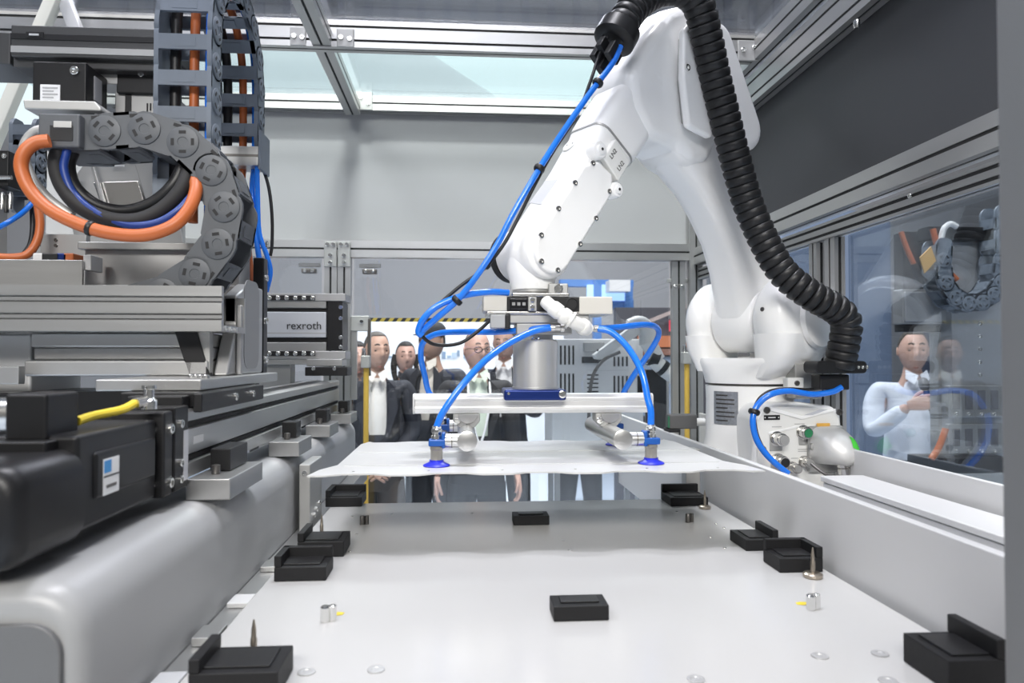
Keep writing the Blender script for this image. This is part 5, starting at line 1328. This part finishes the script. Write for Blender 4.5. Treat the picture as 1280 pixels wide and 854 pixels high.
    tb_.loft([rrect((0, .005, z), EX, EY, hx, hy, min(hx, hy) * .9, 6) for z, hx, hy in ((.80, .150, .105), (.86, .168, .118), (.95, .160, .112), (1.03, .148, .102))])
    for sx in (1, -1):
        tb_.loft([rrect((sx * x_, y_, z), EX, EY, hx, hy, min(hx, hy) * .92, 6) for z, x_, y_, hx, hy in ((.06, .115, .02, .062, .070), (.30, .112, .012, .066, .072), (.50, .105, -.004, .072, .078), (.70, .092, .0, .084, .094), (.86, .082, .004, .088, .108))])
    tr_ = obj('trousers', tb_, mat('cloth_%d_%d' % (int(trousers[0] * 1000), int(trousers[2] * 1000)), trousers, .85, noise=.1, nscale=60), root, angle=70)
    for sx in (1, -1):
        o = B(); o.M = M; o.loft([rrect((sx * .118, y, z), EX, EZ, hx, hz, min(hx, hz) * .8, 4) for y, z, hx, hz in ((.08, .045, .032, .035), (.02, .05, .045, .048), (-.08, .04, .048, .034), (-.17, .028, .040, .022), (-.20, .024, .02, .012))]); obj('shoe', o, BLACK, root, angle=60)
    # shirt then jacket over it
    SV = [(0, 0, .95, .140, .100), (0, -.002, 1.10, .120, .096), (0, 0, 1.28, .132, .104), (0, .01, 1.42, .09, .082), (0, .003, 1.50, .062, .062)]
    obj('shirt', skin_bm(SV, [(0, 1), (1, 2), (2, 3), (3, 4)], M, 2), mat('shirt_%d_%d' % (int(shirt[0] * 100), int(shirt[2] * 100)), shirt, .8, noise=.06, nscale=50), root, angle=80)
    for sx in (-1, 1):
        o = B(); o.M = M; o.prism([(sx * .004, -.098, 1.50), (sx * .055, -.055, 1.53), (sx * .062, -.075, 1.48), (sx * .030, -.112, 1.45)], (0, -.005, 0)); obj('collar', o, MATS['shirt_%d_%d' % (int(shirt[0] * 100), int(shirt[2] * 100))], root)
    jm = mat('jacket_%d_%d' % (int(jacket[0] * 1000), int(jacket[2] * 1000)), jacket, .8, noise=.12, nscale=70)
    JV = [(0, .015, .80, .190, .140), (0, .015, 1.08, .158, .126), (0, .015, 1.30, .168, .130), (0, .025, 1.43, .105, .098)]; JE = [(0, 1), (1, 2), (2, 3)]
    for sx, (el, wr_) in zip((1, -1), poses):
        w2 = Vector(el).lerp(Vector(wr_), .93)
        i = len(JV); JV += [(sx * .165, .014, 1.425, .068, .068), (sx * .196, .015, 1.36, .066, .066), (*el, .054, .054), (*w2, .042, .042)]; JE += [(3, i), (i, i + 1), (i + 1, i + 2), (i + 2, i + 3)]
    jb = skin_bm(JV, JE, M, 2)
    if jacket_open:      # cut the front open as a tapering V so the shirt shows
        Mi = M.inverted(); kill = []
        for f in jb.bm.faces:
            c = Mi @ f.calc_center_median()
            half = .012 + .050 * max(0, min(1, (c.z - .98) / .45))
            if c.y < -.055 and abs(c.x) < half and .80 < c.z < 1.5: kill.append(f)
        bmesh.ops.delete(jb.bm, geom=kill, context='FACES')
    jo = obj('jacket', jb, jm, root, angle=80)
    if jacket_open:
        so = jo.modifiers.new('cloth', 'SOLIDIFY'); so.thickness = .008
        for sx in (-1, 1):
            o = B(); o.M = M; o.prism([(sx * .050, -.085, 1.48), (sx * .105, -.095, 1.42), (sx * .125, -.118, 1.30), (sx * .045, -.142, 1.06), (sx * .030, -.142, 1.06), (sx * .070, -.130, 1.28)], (0, -.006, 0)); obj('lapel', o, jm, jo, bevel=.002)
    if lanyard:
        for sx in (-1, 1):
            o = B(); o.M = M; o.tube([(sx * .060, -.07, 1.50), (sx * .062, -.125, 1.36), (sx * .035, -.140, 1.20), (0, -.142, 1.08)], .007, 6, 4); obj('lanyard', o, mat('lanyard_white', lanyard, .7), root)
        o = B(); o.M = M; o.box(-.035, .035, -.150, -.146, .98, 1.08); obj('badge', o, SHEETW, root, bevel=.002)
    return root, M, poses
NAVY = (0.012, 0.014, 0.022); BLK = (0.010, 0.010, 0.012); CHAR = (0.022, 0.023, 0.027)
def at_head(px, Y): return PY(px, 440, Y).x
def hgt(crown, Y): return CAMZ + (445 - crown) / F * Y
T = math.radians
person('grey-haired man in a navy blazer over an open pale shirt, hands clasped', at_head(471, 4.5), 4.5, hgt(416, 4.5), T(8), NAVY, (0.72, 0.70, 0.66), (0.06, 0.045, 0.035), (0.10, 0.09, 0.08), 'short', armpose='clasp', head_yaw=T(18))
w_, Mw, pw = person('woman with long dark hair raising a phone, between two men', at_head(507, 5.6), 5.6, hgt(428, 5.6), T(5), BLK, (0.03, 0.03, 0.035), BLK, (0.012, 0.010, 0.009), 'long', (0.55, 0.34, 0.27), 'phone', head_yaw=T(5), jacket_open=False); womG = root_grip[1].copy()
person('man in a dark cap and jacket with a pale shirt, face behind a blue hose', at_head(541, 4.9), 4.9, hgt(404, 4.9), T(-25), NAVY, (0.66, 0.62, 0.56), BLK, (0.02, 0.018, 0.016), 'short', (0.42, 0.26, 0.19), 'down', cap=(0.02, 0.022, 0.026), head_yaw=T(-10), tone='c')
person('bald man in glasses with a white lanyard and dark suit', at_head(596, 4.35), 4.35, hgt(414, 4.35), T(6), BLK, (0.66, 0.74, 0.62), BLK, (0.20, 0.17, 0.15), 'bald', (0.54, 0.33, 0.26), 'down', True, (0.80, 0.80, 0.80), head_yaw=T(14), tone='b')
person('man looking at his phone behind the silver gripper cylinder', at_head(631, 5.2), 5.2, hgt(408, 5.2), T(-8), NAVY, (0.74, 0.74, 0.75), BLK, (0.06, 0.05, 0.04), 'short', (0.48, 0.29, 0.22), 'phone', head_yaw=T(-8), head_tilt=T(10), tone='d'); manG = root_grip[1].copy()
person('dark-haired visitor half hidden behind the rear post', at_head(446, 5.0), 5.0, hgt(428, 5.0), T(20), BLK, (0.05, 0.05, 0.055), BLK, (0.014, 0.012, 0.011), 'long', (0.56, 0.35, 0.28), 'down', jacket_open=False)
person('visitor in a cream shirt mostly hidden by the rear axis', at_head(345, 4.6), 4.6, 1.76, T(25), BLK, (0.70, 0.66, 0.58), BLK, (0.03, 0.025, 0.02), 'short', armpose='down')
person('man in a dark suit hidden behind the white controller cabinet', at_head(724, 5.6), 5.6, 1.745, T(-15), CHAR, (0.70, 0.72, 0.76), BLK, (0.03, 0.025, 0.02), 'short', armpose='clasp')
pr_, Mp, pp_ = person('presenter in a white shirt speaking into a microphone beyond the side glass', at_head(1140, 3.95), 3.95, hgt(412, 3.95), T(-14), (0.68, 0.71, 0.78), (0.70, 0.72, 0.78), (0.06, 0.065, 0.08), (0.05, 0.04, 0.03), 'short', (0.50, 0.31, 0.24), 'mic', head_yaw=T(-8), jacket_open=False, tone='p')
pr_['group'] = 'presenter'; micG = root_grip[-1].copy()
# things held in hands
def held_phone(label, G):
    Mh = G @ Matrix.Translation((.07, .0, -.022))
    r = thing('mobile_phone', label, 'phone', Mh.translation); b = B(Mh); b.loft([rrect((0, .02, z), EX, EY, .037, .075, .008, 3) for z in (-.004, .004)]); obj('phone_case', b, BLACK, r, bevel=.001)
    b = B(Mh); b.lathe((.02, .075, .0045), EZ, [(.006, 0), (.006, .0015)], 10); obj('camera_lens', b, DARKST, r)
held_phone('black phone raised by the woman with dark hair', womG)
held_phone('dark phone held by the man behind the gripper cylinder', manG)
mp_ = micG @ Vector((.075, 0, -.026)); md = (micG.to_3x3() @ Vector((0, 1, 0))).normalized()
if md.z < 0: md = -md
mic = thing('microphone', 'black handheld microphone with grey mesh head held by the presenter', 'microphone', mp_)
b = B(); b.lathe(mp_ - md * .09, md, [(.012, 0), (.014, .05), (.018, .16)], 18); obj('handle', b, BLACK, mic)
b = B(); b.lathe(mp_ + md * .07, md, [(.020, 0), (.026, .012), (.027, .035), (.022, .055), (.008, .064)], 18); obj('mesh_head', b, mat('mic_mesh', (0.16, 0.16, 0.17), .45, .6, noise=.3, nscale=400), mic)

# =================================================================== BACKGROUND BEYOND THE GLASS
def bgbox(nm, x0, y0, x1, y1, Y, d, m_, parent=None, bevel=.0):
    a, c = PY(x0, y1, Y), PY(x1, y0, Y)
    return obj(nm, B().box(a.x, c.x, Y, Y + d, a.z, c.z), m_, parent, bevel=bevel)
# white picture wall with a snowy skyline print
SKYL = mat('white_skyline_print', (0.80, 0.84, 0.88), .6, noise=.10, nscale=3)
pw_ = thing('poster_wall', 'white picture wall with a pale blue skyline print behind the visitors', 'poster wall', PY(575, 480, 7.5) * Vector((1, 1, 0)) if False else (PY(575, 480, 7.5).x, 7.5, 0))
a, c = PY(442, 480, 7.5), PY(705, 399, 7.5)
obj('board', B().box(a.x, c.x, 7.5, 7.56, 0.0, c.z), SKYL, pw_, bevel=.01)
random.seed(3)
PB = [mat('print_blue_%d' % i, cc, .7) for i, cc in enumerate(((0.30, 0.40, 0.52), (0.45, 0.55, 0.66), (0.22, 0.30, 0.40)))]
for i in range(34):
    px = 447 + i * 7.4 + random.uniform(-2, 2); h = random.uniform(2, 9) if i % 4 else random.uniform(7, 14); by = 447 + random.uniform(-4, 2)
    a, c = PY(px, by, 7.495), PY(px + random.uniform(3, 6.5), by - h, 7.495)
    obj('printed_tower', B().box(a.x, c.x, 7.494, 7.4995, a.z, c.z), PB[i % 3], pw_)
# hazard tape across the rear glass
tape = thing('hazard_tape', 'yellow and black striped tape along the rear glass', 'tape', PY(540, 397, YB - .012))
ta, tb2 = PY(437, 394, YB - .010), PY(645, 400, YB - .010)
nst = 40
for i in range(nst):
    xa_ = ta.x + (tb2.x - ta.x) * i / nst; xb_ = ta.x + (tb2.x - ta.x) * (i + 1) / nst
    z0, z1 = 1.774, 1.790
    b = B(); sh_ = .012; b.prism([(xa_, YB - .009, z0), (xb_, YB - .009, z0), (xb_ + sh_, YB - .009, z1), (xa_ + sh_, YB - .009, z1)], (0, .002, 0)); obj('stripe', b, mat('ochre_tape', (0.38, 0.29, 0.05), .6) if i % 2 else BLACKM, tape, flat=True)
# yellow poles with clamp heads either side
def pole(label, px, y0, y1, Y):
    a, c = PY(px, y1, Y), PY(px, y0, Y); r = thing('yellow_pole', label, 'pole', (a.x, Y, .0), 'yellow poles')
    obj('shaft', B().lathe((a.x, Y, .0), EZ, [(.011, 0), (.011, c.z)], 14), mat('ochre_paint', (0.55, 0.36, 0.06), .5), r)
    h = obj('clamp_head', B().box(a.x - .02, a.x + .015, Y - .02, Y + .02, c.z, c.z + .05), SATIN, r, bevel=.004)
    obj('clamp_tip', B().lathe((a.x - .01, Y, c.z + .05), EZ, [(.01, 0), (.007, .02), (.009, .03)], 12), CHROME, h)
pole('yellow pole in front of the grey-haired man', 457, 460, 640, YB - .10)
pole('yellow pole right of the white cabinet', 859, 455, 560, YB - .12)
hb_ = thing('door_latch', 'grey door latch plate beside the double rear posts', 'door latch', PY(450, 410, YB - .04))
o = bgbox('latch_plate', 438, 395, 461, 414, YB - .05, .02, SATIN, hb_, .003); screw(o, PY(452, 402, YB - .05), -EY, .008, .006); bgbox('latch_bar', 459, 398, 463, 470, YB - .05, .03, DARKST, hb_, .002)
bgbox('latch_column', 438, 414, 446, 500, YB - .045, .02, ALU, hb_, .002)
# vented white controller cabinet behind the glass
cabY = 3.42
cab = thing('controller_cabinet', 'white controller cabinet with black vent slots behind the gripper', 'cabinet', (PY(745, 540, cabY).x, cabY + .2, 0))
bgbox('housing', 690, 424, 804, 565, cabY, .30, mat('cabinet_white', (0.86, 0.86, 0.85), .45), cab, .006)
for gx, gy, n_, vert in ((700, 432, 4, 1), (767, 446, 4, 1), (700, 467, 4, 1), (767, 470, 4, 1)):
    for k in range(n_):
        bgbox('vent_slot', gx + 5.2 * k, gy, gx + 2.1 + 5.2 * k, gy + (24 if gy != 446 else 12), cabY - .002, .003, BLACKM, cab)
for k in range(5): bgbox('vent_slot', 734, 468 + 5.2 * k, 748, 469.8 + 5.2 * k, cabY - .002, .003, BLACKM, cab)
bgbox('dark_inset', 797, 470, 806, 492, cabY - .003, .004, BLACK, cab)
bgbox('display_mount', 730, 428, 756, 440, cabY - .03, .03, SATIN, cab, .003)
bgbox('dark_recess', 728, 446, 752, 454, cabY - .02, .02, BLACKM, cab, .002)
for lx_ in (PY(694, 560, cabY).x, PY(796, 560, cabY).x):
    for ly_ in (cabY + .01, cabY + .25): obj('cabinet_leg', B().box(lx_, lx_ + .025, ly_, ly_ + .03, 0, PY(700, 565, cabY).z), SATIN, cab)
# second white robot arm beyond the cabinet
r2Y = 3.27
r2 = thing('small_robot_arm', 'small white robot arm with black bands behind the rear glass', 'robot arm', (PY(848, 520, r2Y).x, r2Y, 0))
def seg(nm, A, C_, ra_, rb_, m_, parent=r2, Y=r2Y):
    a, c = PY(*A, Y), PY(*C_, Y); return obj(nm, B().cyl(a, c, ra_, rb_, 20), m_, parent)
b = B(); q = [PY(742, 444, r2Y), PY(790, 408, r2Y), PY(800, 412, r2Y), PY(801, 417, r2Y), PY(752, 450, r2Y), PY(745, 449, r2Y)]; b.prism(q, (0, .06, 0)); obj('tool_bar', b, WHITE2, r2, bevel=.004)
obj('bar_hole', B().lathe(PY(747, 438, r2Y - .001), -EY, [(.005, 0), (.005, .002)], 10), BLACKM, r2)
b = B(); b.tube([PY(787, 410, r2Y + .04), PY(800, 406, r2Y + .04), PY(809, 416, r2Y + .04), PY(810, 432, r2Y + .04)], .042, 18, 6); obj('elbow', b, WHITE2, r2, angle=70)
seg('link', (810, 428), (822, 450), .038, .036, WHITE2); seg('black_band', (812, 446), (822, 450), .041, .041, BLACK)
b = B(); b.tube([PY(814, 448, r2Y), PY(830, 462, r2Y), PY(846, 475, r2Y), PY(850, 490, r2Y), PY(850, 540, r2Y)], .035, 16, 6); obj('lower_link', b, WHITE2, r2, angle=70)
seg('black_band', (826, 458), (831, 462), .038, .038, BLACK)
obj('pedestal', B().cyl((PY(850, 540, r2Y).x, r2Y, 0), PY(850, 538, r2Y), .05, .05, 20), SATIN, r2)
P = [PY(x, y, r2Y - .02) for x, y in ((775, 440), (755, 450), (742, 468), (737, 495), (736, 530))]
o = thing('grey_cable', 'grey cable hanging in front of the vented cabinet', 'cable', P[-1]); obj('sheath', B().tube(P, .008, 10, 6), DARKST, o)
bp2 = thing('black_side_panel', 'black panel standing between cabinet and yellow pole', 'panel', (PY(825, 520, 3.5).x, 3.5, 0))
a, c = PY(808, 560, 3.5), PY(833, 462, 3.5); obj('panel', B().box(a.x, c.x, 3.5, 3.53, 0, c.z), BLACKP, bp2, bevel=.003); obj('panel_edge', B().box(c.x, c.x + .012, 3.5, 3.53, 0, c.z), SATIN, bp2)
gp2 = thing('grey_upright_panel', 'pale grey upright panel beside the yellow pole at the rear', 'panel', (PY(845, 520, 3.42).x, 3.42, 0))
a, c = PY(843, 560, 3.42), PY(853, 465, 3.42); obj('panel', B().box(a.x, c.x, 3.42, 3.44, 0, c.z), GREYP, gp2, bevel=.003); obj('panel_foot', B().box(a.x - .03, c.x + .05, 3.40, 3.47, 0, .02), GREYP, gp2)
# booth far right: dark structure with orange shelf and red lamp, blue frames above
bo = thing('exhibition_booth', 'dark exhibition booth with orange shelf seen right of the cabinet', 'booth', (PY(820, 480, 6.8).x, 7.0, 0))
a, c = PY(770, 500, 6.9), PY(905, 385, 6.9); obj('back_panel', B().box(a.x, c.x, 6.9, 7.0, 0, c.z), mat('booth_dark', (0.045, 0.045, 0.055), .6), bo)
bgbox('orange_shelf', 800, 420, 870, 434, 6.8, .1, mat('booth_orange', (0.50, 0.16, 0.06), .6), bo); bgbox('brown_shelf', 800, 436, 870, 444, 6.8, .1, mat('booth_brown', (0.20, 0.09, 0.06), .6), bo)
o = bgbox('red_lamp', 838, 400, 846, 414, 6.82, .05, mat('red_lamp', (0.5, 0.02, 0.05), .4, emit=(0.6, 0.02, 0.06), estr=.5), bo)
b = B(); b.prism([PY(800, 404, 6.75), PY(880, 372, 6.75), PY(880, 376, 6.75), PY(800, 409, 6.75)], (0, .03, 0)); obj('slanting_rail', b, mat('booth_rail', (0.35, 0.28, 0.26), .5), bo)
bgbox('low_counter', 800, 446, 870, 520, 6.85, .1, mat('booth_counter', (0.20, 0.25, 0.33), .5), bo)
BLUEF = mat('blue_truss_paint', (0.05, 0.16, 0.42), .5)
bf = thing('blue_truss', 'blue stand frame with pale blue screens behind the valve unit', 'stand frame', (PY(750, 370, 7.2).x, 7.2, 0))
bgbox('cross_member', 700, 350, 792, 358, 7.2, .1, BLUEF, bf); bgbox('cross_member', 700, 374, 792, 386, 7.2, .1, BLUEF, bf)
a, c = PY(782, 420, 7.15), PY(791, 350, 7.15); obj('upright', B().box(a.x, c.x, 7.15, 7.25, 0, c.z), BLUEF, bf); obj('upright', B().box(a.x - .32, c.x - .32, 7.15, 7.25, 0, c.z), BLUEF, bf)
for x0, x1 in ((734, 745), (752, 781)): bgbox('screen', x0, 356, x1, 376, 7.18, .03, mat('pale_blue_screen', (0.3, 0.45, 0.8), .4, emit=(0.32, 0.52, 0.95), estr=.9), bf)
bgbox('white_lamp_box', 762, 350, 788, 364, 6.9, .2, SHEETW, bf)
# sensor on the right rail with white lead into the robot base
sn = thing('rail_sensor', 'dark sensor block with green edge on top of the white rail', 'sensor', (.71, 2.31, 1.387))
obj('sensor_body', B().box(.668, .758, 2.26, 2.31, 1.396, 1.442), mat('sensor_grey', (0.10, 0.10, 0.10), .5), sn, bevel=.004)
obj('sensor_foot', B().box(.664, .70, 2.25, 2.32, 1.3865, 1.3958), BLACK, sn, bevel=.002)
obj('green_edge', B().box(.6655, .668, 2.262, 2.275, 1.400, 1.436), mat('green_plastic', (0.02, 0.18, 0.08), .4), sn)
obj('plug', B().lathe((.7585, 2.285, 1.416), EX, [(.013, 0), (.013, .03), (.010, .032), (.010, .06)], 14), WHITE2, sn)

# =================================================================== GANTRY REFLECTED IN THE SIDE GLASS, ADDED AS SOLID PARTS BEHIND IT
NY = 2.45
ns = thing('reflected_gantry', 'reflection of a silver gantry with slotted plates, built solid beyond the side glass', 'gantry', (PY(1220, 560, NY).x, NY + .1, 0))
def nb_(nm, x0, y0, x1, y1, dy, d, m_, parent=None, bevel=.003): return bgbox(nm, x0, y0, x1, y1, NY + dy, d, m_, parent or ns, bevel)
nb_('back_column', 1192, 300, 1262, 600, .06, .08, mat('reflected_silver', (0.50, 0.51, 0.53), .4, .5))
nb_('side_panel', 1128, 362, 1190, 405, .10, .06, CAST); nb_('dark_panel', 1130, 290, 1192, 415, .12, .06, BLACKP); nb_('lower_panel', 1174, 415, 1190, 600, .12, .05, SATIN)
nm_ = nb_('name_plate', 1132, 365, 1186, 402, .09, .012, mat('plate_silver', (.45, .46, .48), .4, .5))
for k in range(6): screw(ns, PY(1224, 405 + 16 * k, NY + .06), -EY, .008, .006)
for (y0, y1) in ((482, 522), (530, 568)):
    pl_ = nb_('slotted_plate', 1186, y0, 1256, y1, .03, .02, ALU)
    for k in range(4): nb_('slot', 1191 + 16 * k, y0 + 6, 1200 + 16 * k, y1 - 10, .028, .003, mat('slot_dark', (.12, .12, .13), .5), pl_, .001); screw(pl_, PY(1195 + 16 * k, y1 - 4, NY + .03), -EY, .007, .005)
nb_('base_unit', 1160, 572, 1262, 592, .0, .12, BLACKP); obj('gantry_foot', B().box(PY(1170, 590, NY).x, PY(1262, 590, NY).x, NY, NY + .12, 0, PY(1200, 592, NY).z), SATIN, ns)
nb_('top_bar', 1160, 284, 1262, 300, .02, .06, BLACKP)
cj = []
for i in range(3): cj.append((1244, 268 + 26 * i))
for i in range(1, 7): a = math.pi * i / 7; cj.append((1207 + 37 * math.cos(a), 338 + 42 * math.sin(a)))
cj += [(1170, 330), (1172, 300)]
make_chain('cable_chain', 'reflected blue grey cable chain loop, built solid beyond the side glass', [PY(x, y, NY) for x, y in cj], EY, .08, .062, .07, CHAIN, PY(1207, 380, NY))
def nslung(label, pts, r, m_):
    P = [PY(x, y, NY + dy) for x, y, dy in pts]; o = thing('reflected_cable', label, 'cable', P[-1], 'reflected cables built beyond the side glass'); obj('sheath', B().tube(P, r, 10, 6), m_, o, angle=80)
nslung('reflected orange cable with a black plug left of the hanging chain beyond the glass', [(1126, 290, .0), (1134, 312, .0), (1142, 330, .0)], .009, ORANGE)
nslung('reflected black cable tail below the orange cable beyond the glass', [(1142, 330, .0), (1148, 345, .0), (1156, 352, .0)], .012, BLACK)
nslung('reflected orange cable inside the chain loop beyond the side glass', [(1166, 286, -.02), (1172, 310, -.02), (1182, 335, -.02), (1196, 350, -.02)], .010, ORANGE)
nslung('reflected pale cable arching above the chain loop beyond the side glass', [(1176, 300, -.03), (1180, 286, -.03), (1188, 280, -.03), (1196, 284, -.03)], .010, SHEETW)
nslung('reflected orange cable with yellow tip by the lower slotted plate', [(1164, 574, -.01), (1172, 562, -.01), (1178, 548, -.01), (1182, 536, -.01)], .011, ORANGE)
tg = thing('reflected_tag', 'reflected ochre cable tag beyond the side glass', 'tag', PY(1160, 325, NY - .05)); b = B(); b.prism([PY(x, y, NY - .05) for x, y in ((1150, 322), (1164, 308), (1170, 326), (1156, 342))], (0, .006, 0)); obj('tag_plate', b, mat('ochre_tag', (0.55, 0.33, 0.10), .6), tg)
# blue backlit stand wall and dark curtain beyond the side glass
sw = thing('blue_stand_wall', 'blue backlit stand wall far beyond the side glass', 'stand wall', (5.0, 6.5, 0))
obj('wall_panel', B().box(3.0, 4.05, 6.5, 6.6, 0, 3.0), mat('backlit_blue', (.10, .13, .19), .5, emit=(0.36, 0.46, 0.66), estr=.10), sw)
obj('dark_panel', B().box(4.1, 7.5, 6.2, 6.3, 0, 2.6), mat('booth_navy', (0.03, 0.04, 0.07), .6), sw)
obj('wall_foot', B().box(3.0, 7.5, 6.31, 6.49, 0, .1), SATIN, sw)
